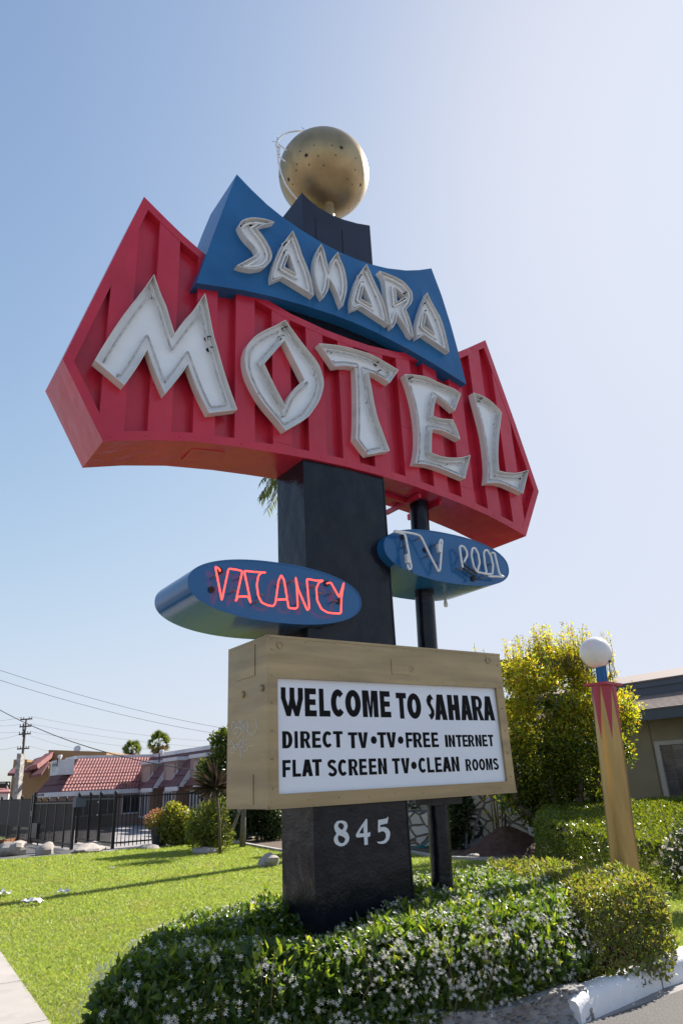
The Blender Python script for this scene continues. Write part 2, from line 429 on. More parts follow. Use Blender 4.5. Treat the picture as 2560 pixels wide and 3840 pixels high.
for xa, xb, z in ((walls[4]+.0, walls[4]+.212, 6.12), (walls[8]+.0, walls[8]+.212, 5.35), (walls[4]+.0, walls[4]+.212, 4.75), (walls[10], walls[10]+.212, 4.78), (walls[1], walls[1]+.212, 5.0)):
    mb = MB(); mb.box(xa+.003, xb-.003, YM+.0005, YM+.005, z, z+.007); mb.build('seam', M['red'], red)      # lapped sheets
# --- blue cabinet
STOP = [(-.814, 7.808), (-.64, 7.69), (-.442, 7.578), (-.243, 7.50), (-.015, 7.438), (.258, 7.388), (.514, 7.368), (.755, 7.372), (.977, 7.398), (1.208, 7.446), (1.512, 7.547), (1.737, 7.652), (1.956, 7.776)]
SLEFT = [(-.905, 7.48), (-.99, 7.15), (-1.07, 6.85), (-1.15, 6.52), (-1.228, 6.195)]
SRIGHT = [(2.332, 6.165), (2.27, 6.57), (2.19, 6.98), (2.085, 7.40)]
SBOT = [(-1.0, 6.25), (-.74, 6.315), (-.4, 6.375), (0., 6.42), (.376, 6.443), (.632, 6.445), (1.0, 6.425), (1.449, 6.36), (1.864, 6.28)]
sout = STOP[::-1]+SLEFT+SBOT+SRIGHT
mb = MB(); mb.prism(sout, YS, YS1)
for a, b in ((0, 6), (6, 12)): pass
blue = mb.build('blue_cabinet', M['blue'], sign)
for x in (.10, 1.02):                                                                 # lap seams of the sheet
    mb = MB(); mb.box(x, x+.006, YS-.004, YS+.002, ip(SBOT, x)+.01, ip(SBOT, x)+.28); mb.build('seam', M['blue'], blue)
# dark filler between the two cabinets
xs = np.linspace(-1.0, 1.95, 14)
mb = MB(); mb.prism([(x, ip(TOPX, x)-.05) for x in xs]+[(x, ip(SBOT, x)+.06) for x in xs[::-1]], .03, .48)
mb.build('spacer', M['black'], sign)
# --- crest and ball
cr = [(.086, 8.139), (.186, 8.078), (.321, 8.032), (.496, 8.014), (.676, 8.030), (.88, 8.074), (1.08, 8.139)]
mb = MB(); mb.prism([(.086, 6.9), (1.08, 6.9)]+cr[::-1], 0, PD)
mb.box(.082, .092, -.006, .006, 6.9, 8.136)
for x in (.262, .64): mb.box(x, x+.006, -.005, .002, 7.0, 7.86)
mb.build('crest', M['crest'], sign)
BC = np.array([.595, .26, 8.925]); BR = .577; OB = .92
mb = MB()
S, T = 64, 40; V = []; F = []
for j in range(T+1):
    for i in range(S):
        th = pi*j/T; a = 2*pi*i/S; V.append(BC+BR*np.array([sin(th)*cos(a), sin(th)*sin(a), OB*cos(th)]))
for j in range(T):
    for i in range(S): F.append((j*S+i, (j+1)*S+i, (j+1)*S+(i+1) % S, j*S+(i+1) % S))
mb.add(V, F)
ball = mb.build('finial_ball', M['goldball'], sign, smooth=True)
Zk = survey(980, 440, 3.5636)
def on_ball(px, py):
    d = ray(*Zk(px, py)); o = EYE-ORG
    d = np.array([d@EX, d@EY, d[2]]); d /= np.linalg.norm(d); o = np.array([o@EX, o@EY, o[2]])-BC
    b = o@d; c = o@o-BR**2; q = b*b-c
    if q < 0: return None
    p = o+d*(-b-sqrt(q)); return p/np.linalg.norm(p)
for px, py, r in [(600, 520, 36), (1068, 412, 34), (364, 850, 30), (1325, 925, 28), (246, 800, 22)]:
    nrm = on_ball(px, py)
    if nrm is None: continue
    t = np.cross((0, 0, 1), nrm); t /= np.linalg.norm(t); w = np.cross(nrm, t); R = r/3.5636/FPX*9.6
    pts = [BC+nrm*(BR+.001)+(t*sin(k*pi/5)+w*cos(k*pi/5))*(R if k % 2 == 0 else R*.42) for k in range(10)]; pts = [np.array([p[0], p[1], BC[2]+(p[2]-BC[2])*OB]) for p in pts]
    c = BC+nrm*(BR+.0015); c[2] = BC[2]+(c[2]-BC[2])*OB
    mb = MB(); mb.add([c]+pts, [(0, i+1, (i+1) % 10+1) for i in range(10)]); mb.build('star_cutout', M['hole'], ball)
for px, py in [(702, 382), (757, 533), (994, 522), (638, 655), (831, 666), (473, 643), (467, 729), (1257, 555), (1253, 721), (1215, 921), (420, 919), (343, 947), (944, 382), (517, 462), (1172, 1245), (1310, 1132), (1150, 852)]:
    nrm = on_ball(px, py)
    if nrm is None: continue
    t = np.cross((0, 0, 1), nrm); t /= np.linalg.norm(t); w = np.cross(nrm, t)
    pts = [BC+nrm*(BR+.0012)+(t*cos(k*pi/4)+w*sin(k*pi/4))*.0095 for k in range(8)]; pts = [np.array([p[0], p[1], BC[2]+(p[2]-BC[2])*OB]) for p in pts]
    mb = MB(); mb.add(pts, [tuple(range(8))]); mb.build('pinhole', M['hole'], ball)
mb = MB(); mb.lathe([(.066, -.36), (.062, .0)], BC+np.array([.02, -.05, -.50]), 20); mb.build('ball_stem', M['gold'], sign, smooth=40)
mb = MB()                                                                             # loose ring of old tubing round the ball
def on_depth(px, py, Y): q = on_sign(*Zk(px, py), Y); return (q[0], Y, q[1])
mb.tube([on_depth(x, y, .22) for x, y in [(590, 188), (470, 183), (370, 198), (290, 235), (240, 280), (205, 335), (192, 365), (210, 410), (215, 480), (225, 580), (260, 740), (320, 890), (400, 1010), (480, 1100)]], .011, 6, mi=0)
mb.tube([on_depth(x, y, .21) for x, y in [(200, 385), (245, 405), (235, 460), (238, 500)]], .013, 6, mi=0)
for a, b in [((230, 360), (335, 440)), ((220, 515), (320, 590))]: mb.tube([on_depth(*a, .22), on_depth(*b, .15)], .011, 6, mi=0)
for a, b in [((205, 330), (140, 318)), ((205, 330), (222, 240)), ((585, 180), (540, 132))]: mb.tube([on_depth(*a, .22), on_depth(*b, .22)], .003, 4, mi=1)
mb.build('broken_tubing', [M['glass_tube'], M['wire']], ball, smooth=60)

# --- channel letters
ZM = survey(320, 980, 2.6133); ZO = survey(880, 1180, 2.6133); ZE = survey(1460, 1360, 2.6133); ZS = survey(820, 780, 3.136); ZA = survey(1270, 940, 3.136)
DM, DS = .09, .082
letter('white open channel letter M of the word MOTEL', ZM, [(95, 968), (175, 830), (290, 650), (405, 487), (560, 290), (676, 125), (700, 200), (748, 335), (795, 440), (830, 560), (877, 705), (970, 580), (1060, 480), (1175, 312), (1200, 420), (1235, 600), (1265, 745), (1300, 860), (1380, 1140), (1490, 1452), (1215, 1487), (1140, 1340), (1075, 1190), (1008, 1008), (930, 1120), (785, 1300), (700, 1110), (612, 865), (500, 1050), (385, 1213)], [], YM, DM, .068, .0105, 'tube_grey', ((1180, 770), (1200, 875)))
letter('white open channel letter O of the word MOTEL', ZO, [(498, 50), (540, 110), (620, 220), (720, 350), (800, 450), (845, 540), (872, 660), (862, 740), (830, 840), (780, 920), (720, 1000), (620, 1065), (500, 1133), (400, 1010), (290, 880), (200, 740), (130, 590), (105, 480), (102, 400), (120, 320), (150, 265), (215, 200), (320, 140), (400, 105)],
       [[(490, 250), (290, 480), (390, 690), (495, 890), (540, 790), (620, 690), (685, 640)]], YM, DM, .06, .0105, 'tube_grey', ((470, 150), (437, 235)))
letter('white open channel letter T of the word MOTEL', ZO, [(828, 281), (980, 295), (1100, 318), (1250, 358), (1350, 395), (1450, 450), (1605, 541), (1520, 665), (1400, 590), (1310, 560), (1335, 690), (1365, 860), (1400, 1010), (1450, 1150), (1518, 1333), (1440, 1345), (1308, 1372), (1185, 1212), (1192, 1080), (1193, 900), (1190, 700), (1182, 510), (1100, 498), (1040, 500), (985, 508)], [], YM, DM, .06, .0105, 'tube_grey', ((1370, 495), (1390, 572)))
letter('white open channel letter E of the word MOTEL', ZE, [(150, 112), (250, 118), (370, 140), (470, 188), (560, 225), (640, 260), (700, 305), (640, 470), (560, 400), (462, 330), (440, 420), (428, 520), (500, 545), (620, 555), (665, 660), (692, 752), (580, 690), (500, 660), (418, 650), (412, 760), (412, 880), (500, 915), (600, 930), (700, 928), (793, 905), (740, 1135), (620, 1085), (500, 1035), (380, 1000), (250, 985), (275, 860), (280, 700), (265, 530), (235, 370), (195, 230)], [], YM, DM, .055, .0105, 'tube_grey', ((190, 170),))
letter('white open channel letter L of the word MOTEL', ZE, [(822, 292), (905, 322), (980, 365), (1060, 440), (1100, 490), (1085, 600), (1072, 720), (1065, 820), (1065, 960), (1075, 1058), (1150, 1075), (1250, 1078), (1362, 1050), (1310, 1278), (1200, 1225), (1100, 1185), (1020, 1175), (955, 1180), (965, 1050), (955, 900), (935, 750), (900, 590), (860, 440)], [], YM, DM, .055, .0105, 'tube_grey', ((1270, 1135), (870, 375)))
letter('white open channel letter S of the word SAHARA', ZS, [(660, 165), (560, 130), (460, 113), (380, 112), (300, 132), (258, 165), (243, 205), (280, 285), (345, 372), (425, 455), (458, 525), (420, 560), (330, 612), (215, 672), (300, 700), (400, 715), (480, 708), (540, 690), (590, 650), (620, 600), (627, 545), (605, 475), (560, 390), (500, 300), (445, 240), (520, 197)], [], YS, DS, .042, .0125, None, ((370, 210), (270, 225)))
letter('white open channel first letter A of the word SAHARA', ZS, [(872, 265), (905, 340), (940, 420), (990, 570), (1060, 740), (1100, 900), (1120, 1030), (760, 808), (630, 860), (627, 775), (655, 650), (700, 540), (750, 430), (810, 345)], [[(830, 535), (775, 690), (908, 768)]], YS, DS, .036, .0125, None, ((765, 440), (765, 535)))
letter('white open channel letter H of the word SAHARA', ZS, [(1208, 420), (1240, 500), (1270, 620), (1300, 735), (1310, 690), (1340, 600), (1400, 515), (1430, 600), (1470, 690), (1495, 790), (1508, 900), (1500, 1000), (1458, 1155), (1430, 1090), (1400, 1010), (1365, 930), (1305, 830), (1298, 910), (1278, 980), (1230, 1060), (1175, 950), (1140, 830), (1125, 700), (1135, 590), (1165, 500)], [], YS, DS, .034, .0125, None, ((1155, 560), (1395, 590)))
letter('white open channel middle letter A of the word SAHARA', ZA, [(330, 155), (365, 240), (410, 340), (490, 510), (550, 670), (590, 868), (270, 652), (160, 695), (152, 590), (168, 495), (202, 380), (255, 265)], [[(298, 405), (262, 562), (395, 642)]], YS, DS, .036, .0125, None, ((232, 318), (240, 400)))
letter('white open channel letter R of the word SAHARA', ZA, [(475, 235), (560, 265), (680, 315), (780, 380), (860, 480), (868, 560), (850, 620), (792, 692), (830, 790), (860, 900), (878, 1015), (838, 985), (775, 875), (692, 748), (668, 850), (628, 912), (608, 840), (580, 700), (555, 520), (535, 335)], [[(668, 430), (685, 598), (785, 540)]], YS, DS, .034, .0125, None, ((758, 520), (740, 592)))
letter('white open channel last letter A of the word SAHARA', ZA, [(1040, 490), (1075, 570), (1130, 670), (1200, 800), (1250, 960), (1300, 1190), (1005, 985), (925, 1032), (913, 900), (945, 750), (985, 630)], [[(1030, 735), (1008, 880), (1128, 975)]], YS, DS, .036, .0125, None, ((975, 650), (985, 735)))

# --- the two oval signs
def superoval(cx, cz, a, b, ex, n=72):
    out = []
    for k in range(n):
        t = 2*pi*k/n; c, s_ = cos(t), sin(t)
        out.append((cx+a*math.copysign(abs(c)**(2/ex), c), cz+b*math.copysign(abs(s_)**(2/ex), s_)))
    return out
def oval(label, cx, cz, a, b, ex):
    mb = MB(); mb.prism(superoval(cx, cz, a, b, ex), -.11, .63)
    L = superoval(cx, cz, a, b, ex); I = inset(L, .012)
    n = len(L); V = [(p[0], -.114, p[1]) for p in L]+[(p[0], -.114, p[1]) for p in I]+[(p[0], -.109, p[1]) for p in I]+[(p[0], -.109, p[1]) for p in L]
    F = []
    for i in range(n):
        j = (i+1) % n; F += [(i, j, j+n, i+n), (i+n, j+n, j+2*n, i+2*n), (i+3*n, j+3*n, j, i)]
    mb.add(V, F)
    return tag(mb.build('oval_cabinet', M['blueoval'], sign, smooth=40), label)
vac = oval('blue oval cabinet with lit red VACANCY tubing', -.338, 3.228, .872, .272, 2.25)
tvc = oval('blue oval cabinet with unlit broken TV ROOM tubing', 1.755, 3.836, .90, .281, 2.3)
Zv = survey(740, 2080, 2.45); Zt = survey(1380, 1960, 2.8)
YT = -.19
def neonpath(Z, pts, Y=YT, it=1):
    P = [on_sign(*Z(*p), Y) for p in pts]
    return [(p[0], Y, p[1]) for p in fillet(P, .014, False)]
mb = MB(); mk = MB()
VAC = [[(205, 152), (212, 140), (165, 106), (225, 422), (287, 128), (345, 135), (414, 150), (352, 432), (374, 384), (465, 384), (492, 446), (430, 148), (520, 158), (632, 165), (590, 162), (560, 195), (546, 280), (560, 380), (590, 440), (645, 465), (700, 474), (718, 440), (745, 240), (770, 185), (797, 235), (825, 408), (730, 416), (760, 410), (826, 412), (838, 490), (905, 496), (922, 480), (915, 330), (902, 205), (925, 315), (1010, 514), (1028, 490), (1004, 222), (1090, 238), (1158, 238), (1115, 255), (1092, 310), (1100, 420), (1140, 500), (1195, 532), (1250, 539), (1318, 540), (1322, 400), (1345, 255), (1302, 392), (1225, 255), (1188, 264)]]
for p in VAC: mb.tube(neonpath(Zv, p, YT, 1), .0078, 8)
mb.build('neon_tube', M['neon'], vac, smooth=60)
def socket(par, Z, x, y, r=.028):
    mb = MB()
    q = on_sign(*Z(x, y), -.115); A = (np.array([1., 0, 0]), np.array([0, 0, 1.]), np.array([0, -1., 0]))
    mb.lathe([(r, 0), (r, .012), (r*.7, .014)], (q[0], -.113, q[1]), 14, 0, A); mb.lathe([(r*.68, .0), (r*.66, .0162)], (q[0], -.113, q[1]), 12, 1, A)
    mb.build('tube_socket', [M['steel'], M['hole']], par)
def standoff(par, Z, x, y):
    mb = MB()
    q = on_sign(*Z(x, y), YT); mb.tube([(q[0], YT+.01, q[1]), (q[0], -.112, q[1])], .008, 6, mi=2)
    mb.tube([(q[0]-.018, YT+.012, q[1]+.008), (q[0]+.018, YT+.012, q[1]-.008)], .005, 5, mi=2)
    mb.build('tube_support', [M['steel'], M['hole'], M['hook']], par)
for x, y in [(130, 322), (205, 150), (1188, 264), (1300, 430)]: socket(vac, Zv, x, y)
for x, y in [(178, 190), (350, 330), (405, 205), (600, 365), (555, 430), (785, 260), (880, 240), (950, 440), (1075, 290), (1140, 350), (1250, 345), (1280, 420)]: standoff(vac, Zv, x, y)
mb = MB()
TV = [[(270, 92), (330, 108), (380, 118), (392, 150), (452, 470), (438, 492), (420, 480), (412, 440)], [(282, 86), (380, 98), (488, 118), (545, 138), (570, 180), (650, 350), (735, 512), (752, 495), (775, 185), (762, 176), (750, 195), (745, 235)],
      [(990, 472), (975, 390), (958, 262), (968, 242), (1000, 250), (1032, 300), (1036, 350), (1002, 414)], [(1140, 518), (1105, 460), (1080, 340), (1090, 270), (1118, 264), (1150, 320), (1168, 420), (1142, 518), (1180, 525), (1222, 535), (1240, 522), (1222, 430), (1210, 320), (1222, 290), (1250, 288), (1285, 350), (1308, 450), (1300, 540), (1222, 537)],
      [(1290, 318), (1322, 316), (1342, 400), (1372, 530), (1392, 560), (1425, 570), (1260, 562)]]
for p in TV: mb.tube(neonpath(Zt, p, YT, 1), .0125, 8, mi=0)
for p in [[(1000, 440), (1070, 485), (1135, 532)], [(1000, 482), (1070, 530), (1130, 572), (1100, 590)]]: mb.tube(neonpath(Zt, p, YT+.01, 1), .012, 8, mi=1)
mb.build('neon_tube', [M['glass_tube'], M['wire']], tvc, smooth=60)
for x, y in [(362, 152), (600, 285), (1095, 590)]: socket(tvc, Zt, x, y, .03)
for x, y in [(410, 238), (545, 160), (640, 345), (740, 415), (1050, 325), (1315, 425), (980, 480), (1195, 575)]: standoff(tvc, Zt, x, y)
for a, b in [((362, 165), (392, 380)), ((610, 275), (742, 215)), ((440, 480), (465, 530))]:
    a_, b_ = on_sign(*Zt(*a), -.13), on_sign(*Zt(*b), -.18); mb = MB(); mb.tube([(a_[0], -.13, a_[1]), (b_[0], -.18, b_[1])], .006, 5); mb.build('lead_wire', M['wire'], tvc)
for x, y in [(410, 380), (740, 270)]:
    q = on_sign(*Zt(x, y), YT); mb = MB(); mb.box(q[0]-.02, q[0]+.02, YT-.02, YT+.015, q[1]-.045, q[1]+.045); mb.build('electrode_cap', M['rim'], tvc)
mb = MB(); q = on_sign(1023, 1387, .3)
mb.lathe([(.014, .04), (.015, .0), (.022, -.03), (.025, -.055), (.016, -.075), (.004, -.08)], (q[0], .3, q[1]+.04), 14); mb.build('bulb', M['clear'], tvc, smooth=True)

# --- reader board
BX0, BX1, BY0, BY1, BZ0, BZ1 = -.482, 2.3305, -.106, .6265, 1.475, 2.843
PX0, PX1, PZ0, PZ1 = -.3775, 2.2254, 1.581, 2.488
mb = MB()
mb.box(BX0, BX1, BY0+.06, BY1, BZ0, BZ1)
fr = [(BX0, BX1, PZ1, BZ1), (BX0, BX1, BZ0, PZ0), (BX0, PX0, PZ0, PZ1), (PX1, BX1, PZ0, PZ1)]
for k, (a, b, c, d) in enumerate(fr): mb.box(a, b, BY0+(.003 if k > 1 else 0), BY0+.0601, c, d)
mb.box(BX0-.004, BX0+.02, BY0-.004, BY0+.02, BZ0-.003, BZ1+.003)
mb.box(BX0-.003, BX1+.003, BY0-.004, BY0+.018, BZ1-.018, BZ1+.004); mb.box(BX0-.003, BX1+.003, BY0-.004, BY0+.018, BZ0-.004, BZ0+.016)
rb = mb.build('reader_board', M['gold'], sign)
mb = MB(); YP = BY0+.032; mb.box(PX0-.01, PX1+.01, YP, YP+.02, PZ0-.01, PZ1+.01); mb.build('sign_face', M['panelwhite'], rb)
mb = MB()
for (x, y, w_, h_) in []: pass
# hatches, conduit plugs, screws
Zb1 = survey(800, 2300, 3.92); Zb2 = survey(800, 2900, 3.92)
def on_side(x, y, X=BX0):
    q = on_plane(x, y, ORG+EX*X, EX)-ORG; return (X, q@EY, q[2])
def side_plate(p, q, nm='cover_plate'):
    (X, ya, za), (_, yb, zb) = p, q
    mb = MB(); mb.box(BX0-.006, BX0+.001, min(ya, yb), max(ya, yb), min(za, zb), max(za, zb)); mb.build(nm, M['gold'], rb)
side_plate(on_side(*Zb1(612, 455)), on_side(*Zb1(340, 1000)))
side_plate(on_side(*Zb2(590, 15)), on_side(*Zb2(315, 465)))
mb = MB(); q1 = on_sign((560+1013/1.12)/K, (1980+552/1.12)/K, BY0); q2 = on_sign((560+1095/1.12)/K, (1980+618/1.12)/K, BY0)
mb.box(q1[0], q2[0], BY0-.005, BY0+.001, q2[1], q1[1]); mb.build('cover_plate', M['gold'], rb)
mb = MB(); A = (np.array([1., 0, 0]), np.array([0, 0, 1.]), np.array([0, -1., 0]))
for px, py, r in [(1420, 556, .033), (1097, 593, .027), (548, 492, .03)]:
    q = on_sign((560+px/1.12)/K, (1980+py/1.12)/K, BY0); mb = MB(); mb.lathe([(r, 0), (r, .007), (r*.82, .008), (r*.8, .003)], (q[0], BY0, q[1]), 18, ax=A); mb.build('conduit_plug', M['gold'], rb, smooth=40)
for q_ in (): pass
A2 = (np.array([0, 1., 0]), np.array([0, 0, 1.]), np.array([-1., 0, 0]))
for px, py in [(440, 1195), (718, 1100)]:
    q = on_side(*Zb1(px, py)); mb = MB(); mb.lathe([(.03, 0), (.03, .01), (.02, .02), (.015, .02)], q, 14, ax=A2); mb.build('conduit_plug', M['gold'], rb, smooth=40)
rs = np.random.default_rng(3); mb = MB()
for x in np.arange(BX0+.08, BX1, .31):
    for z in (BZ1-.03, PZ1+.035, BZ0+.05): mb.lathe([(.007, 0), (.005, .004)], (x+rs.uniform(-.05, .05), BY0, z+rs.uniform(-.01, .01)), 7, ax=A)
for z in np.arange(BZ0+.15, BZ1, .22):
    for x in (BX0+.05, BX1-.05): mb.lathe([(.007, 0), (.005, .007)], (x, BY0, z), 7, ax=A)
tag(mb.build('screw_heads', M['gold'], rb, smooth=40), kind='stuff')
# graffiti scratched on the end of the box
Zg = survey(840, 2640, 9.8)
GR = [[(310, 910), (308, 700), (340, 630), (400, 700), (460, 830), (550, 905), (470, 1050), (370, 1115), (340, 1060), (360, 960), (440, 850), (510, 860)], [(655, 860), (630, 700), (590, 610), (535, 680), (540, 800), (600, 880), (680, 930), (690, 1000), (620, 1100), (505, 1245)], [(670, 570), (690, 700), (720, 850), (740, 1100), (755, 1270)], [(880, 1020), (900, 800), (890, 680), (860, 665), (740, 800), (760, 880), (880, 1020), (1000, 1140), (1080, 1135), (1180, 980), (1220, 800), (1190, 620), (1110, 545)],
      [(215, 1500), (250, 1315), (330, 1450), (390, 1570), (400, 1650), (320, 1800), (260, 1780), (255, 1680), (320, 1590), (400, 1580)], [(420, 1520), (420, 1640), (470, 1720), (530, 1560), (520, 1470), (440, 1480)], [(630, 2010), (650, 1850), (590, 1640), (550, 1480), (580, 1360), (640, 1315), (700, 1360), (700, 1500), (650, 1610), (605, 1560), (600, 1400)], [(855, 1420), (830, 1290), (770, 1320), (720, 1480), (715, 1700), (760, 1755), (860, 1650), (940, 1550), (1030, 1510), (1045, 1560)]]
mb = MB()
for g in GR:
    P = chaikin([np.array(on_side(*Zg(*p))) for p in g], 2, False); mb.tube([p+np.array([-.001, 0, 0]) for p in P], .0032, 4)
mb.build('graffiti', M['chalk'], rb)

# --- reader board lettering: own block alphabet in a unit box
def stroke(P, w, hw=None):
    P = [np.array(p, float) for p in P]; n = len(P); Lp, Rp = [], []
    for i in range(n):
        t = P[min(i+1, n-1)]-P[max(i-1, 0)]; t /= np.linalg.norm(t); nn = np.array([-t[1], t[0]])
        ww = np.array([w, hw or w])/2
        Lp.append(P[i]+nn*ww); Rp.append(P[i]-nn*ww)
    return Lp+Rp[::-1]
def arc(cx, cy, rx, ry, a0, a1, n=14):
    return [(cx+rx*cos(radians(a0+(a1-a0)*k/n)), cy+ry*sin(radians(a0+(a1-a0)*k/n))) for k in range(n+1)]
def glyph(c, s=.34, h=.17):
    """list of (outer, holes); s = stem width, h = bar height, unit box"""
    if c == 'I': return [([(0, 0), (1, 0), (1, 1), (0, 1)], [])]
    if c == 'L': return [([(0, 0), (1, 0), (1, h), (s, h), (s, 1), (0, 1)], [])]
    if c == 'F': return [([(0, 0), (s, 0), (s, .40), (.94, .40), (.94, .40+h), (s, .40+h), (s, 1-h), (1, 1-h), (1, 1), (0, 1)], [])]
    if c == 'E': return [([(0, 0), (1, 0), (1, h), (s, h), (s, .5-h*.45), (.92, .5-h*.45), (.92, .5+h*.5), (s, .5+h*.5), (s, 1-h), (.97, 1-h), (.97, 1), (0, 1)], [])]
    if c == 'T': a = (1-s)/2; return [([(a, 0), (1-a, 0), (1-a, 1-h), (1, 1-h), (1, 1), (0, 1), (0, 1-h), (a, 1-h)], [])]
    if c == 'V': return [([(.5-s*.5, 0), (.5+s*.5, 0), (1, 1), (1-s*1.02, 1), (.5, .3), (s*1.02, 1), (0, 1)], [])]
    if c == 'A': return [([(0, 0), (s*.92, 0), (s*.92+.075, .22), (1-s*.92-.075, .22), (1-s*.92, 0), (1, 0), (.5+s*.55, 1), (.5-s*.55, 1)], [[(s*.92+.13, .38), (1-s*.92-.13, .38), (.5, .78)]])]
    if c == 'H': return [([(0, 0), (s, 0), (s, .5-h*.55), (1-s, .5-h*.55), (1-s, 0), (1, 0), (1, 1), (1-s, 1), (1-s, .5+h*.55), (s, .5+h*.55), (s, 1), (0, 1)], [])]
    if c == 'N': w = s*.95; return [([(0, 0), (w, 0), (w, .62), (1-w, 0), (1, 0), (1, 1), (1-w, 1), (1-w, .38), (w, 1), (0, 1)], [])]
    if c == 'M': w = s*.72; return [([(0, 0), (w, 0), (w, .68), (.42, 0), (.58, 0), (1-w, .68), (1-w, 0), (1, 0), (1, 1), (1-w*1.35, 1), (.5, .36), (w*1.35, 1), (0, 1)], [])]
    if c == 'W': return [([(0, 1), (0, .62), (.24, 0), (.43, 0), (.5, .28), (.62, 0), (.8, 0), (1, .62), (1, 1), (.77, 1), (.77, .62), (.69, .34), (.61, .6), (.61, 1), (.39, 1), (.39, .6), (.32, .34), (.21, .62), (.21, 1)], [])]
    if c == 'O': return [(arc(.5, .5, .5, .5, 0, 360, 40)[:-1], [arc(.5, .5, .5-s*.85, .5-h*1.12, 0, 360, 32)[:-1]])]
    if c == '*': return [(arc(.5, .5, .5, .5, 0, 360, 28)[:-1], [])]
    if c == 'D':
        out = [(0, 0), (.45, 0)]+arc(.45, .5, .55, .5, -90, 90, 22)+[(0, 1)]
        hol = [(s, h)]+arc(.45, .5, .55-s, .5-h, -90, 90, 18)+[(s, 1-h)]
        return [(out, [hol])]
    if c == 'C':
        o_ = arc(.52, .5, .52, .5, 42, 318, 40); i_ = arc(.54, .5, .54-s*.9, .5-h*1.12, 312, 48, 32)
        return [(o_+i_, [])]
    if c == 'R':
        out = [(0, 0), (s, 0), (s, .40), (.45, .40), (.66, 0), (1.04, 0), (.76, .43)]+arc(.56, .71, .42, .29, -60, 90, 18)+[(0, 1)]
        hol = [(s, .55)]+arc(.55, .70, .10, .15, -90, 90, 10)+[(s, .85)]
        return [(out, [hol])]
    if c == 'S':
        P = arc(.51, .735, .345, .175, 20, 235, 16)+[(.5, .53)]+arc(.49, .275, .355, .19, 55, -160, 16)
        return [(stroke(P, s*.92, h*1.05), [])]
    if c == 's':                                   # the slanting S of the top line
        return [([(.62, 1), (1, .80), (.72, .79), (.56, .66), (.72, .55), (.98, .36), (.98, .2), (.72, .06), (.48, 0), (.14, .22), (.42, .21), (.56, .30), (.45, .42), (.1, .60), (.02, .76), (.2, .92)][0:16], [])]
Z3 = survey(1040, 2540, 3.5636); Z4 = survey(1460, 2540, 3.5636)
YL = YP-.0015
def word_mesh(name, items, label, s=.34, h=.17):
    """items: (Z, (xref, ybottom), (xref, ytop), [(char, x0, x1, y)])"""
    for Z, pb, pt, chars in items:
        mb = None
        zb = on_sign(*Z(*pb), YL)[1]; zt = on_sign(*Z(*pt), YL)[1]
        for c, x0, x1, y in chars:
            if c == ' ' or c == '*' or mb is None:
                if mb is not None and mb.v: mb.build(name, M['ink'], rb)
                mb = MB()
                if c == ' ': continue
            a, b = on_sign(*Z(x0, y), YL)[0], on_sign(*Z(x1, y), YL)[0]
            za, zc = zb, zt
            if c == '*': m_ = (zb+zt)/2; r = (b-a)/2; za, zc = m_-r, m_+r
            f = lambda P: [(a+p[0]*(b-a), za+p[1]*(zc-za)) for p in P]
            ss = .95 if c == 'I' else s
            for o_, h_ in glyph(c, ss, h): mb.prism(f(o_), YL, YP+.002, holes=[f(q) for q in h_])
            if c == '*': mb.build('bullet', M['ink'], rb); mb = None
        if mb is not None and mb.v: mb.build(name, M['ink'], rb)
word_mesh('lettering', [
    (Z3, (150, 518), (150, 135), [('W', 47, 340, 200), ('E', 366, 522, 330), ('L', 563, 709, 500), ('C', 716, 897, 350), ('O', 907, 1113, 355), ('M', 1142, 1350, 470), ('E', 1372, 1510, 360)]),
    (Z4, (150, 552), (150, 207), [('T', 84, 218, 260), ('O', 237, 421, 390)]),
    (Z4, (700, 570), (700, 231), [('s', 497, 594, 400), ('A', 612, 778, 570), ('H', 780, 932, 420), ('A', 962, 1115, 574), ('R', 1115, 1256, 540), ('A', 1267, 1411, 578)])],
    'black hand cut line WELCOME TO SAHARA', .42, .215)
word_mesh('lettering', [
    (Z3, (150, 948), (150, 720), [('D', 66, 202, 830), ('I', 230, 273, 830), ('R', 309, 442, 930), ('E', 465, 582, 830), ('C', 603, 736, 835), ('T', 743, 870, 740)]),
    (Z3, (1100, 946), (1100, 734), [('T', 941, 1065, 745), ('V', 1071, 1206, 740), ('*', 1248, 1327, 843), ('T', 1331, 1448, 745), ('V', 1452, 1582, 740)]),
    (Z4, (330, 938), (330, 736), [('*', 111, 186, 838), ('F', 214, 304, 780), ('R', 323, 438, 930), ('E', 448, 541, 830), ('E', 560, 652, 830)]),
    (Z4, (1000, 928), (1000, 769), [('I', 742, 777, 850), ('N', 788, 872, 850), ('T', 880, 960, 775), ('E', 975, 1045, 850), ('R', 1056, 1137, 920), ('N', 1146, 1226, 850), ('E', 1238, 1306, 850), ('T', 1309, 1380, 780)])],
    '', .385, .185)
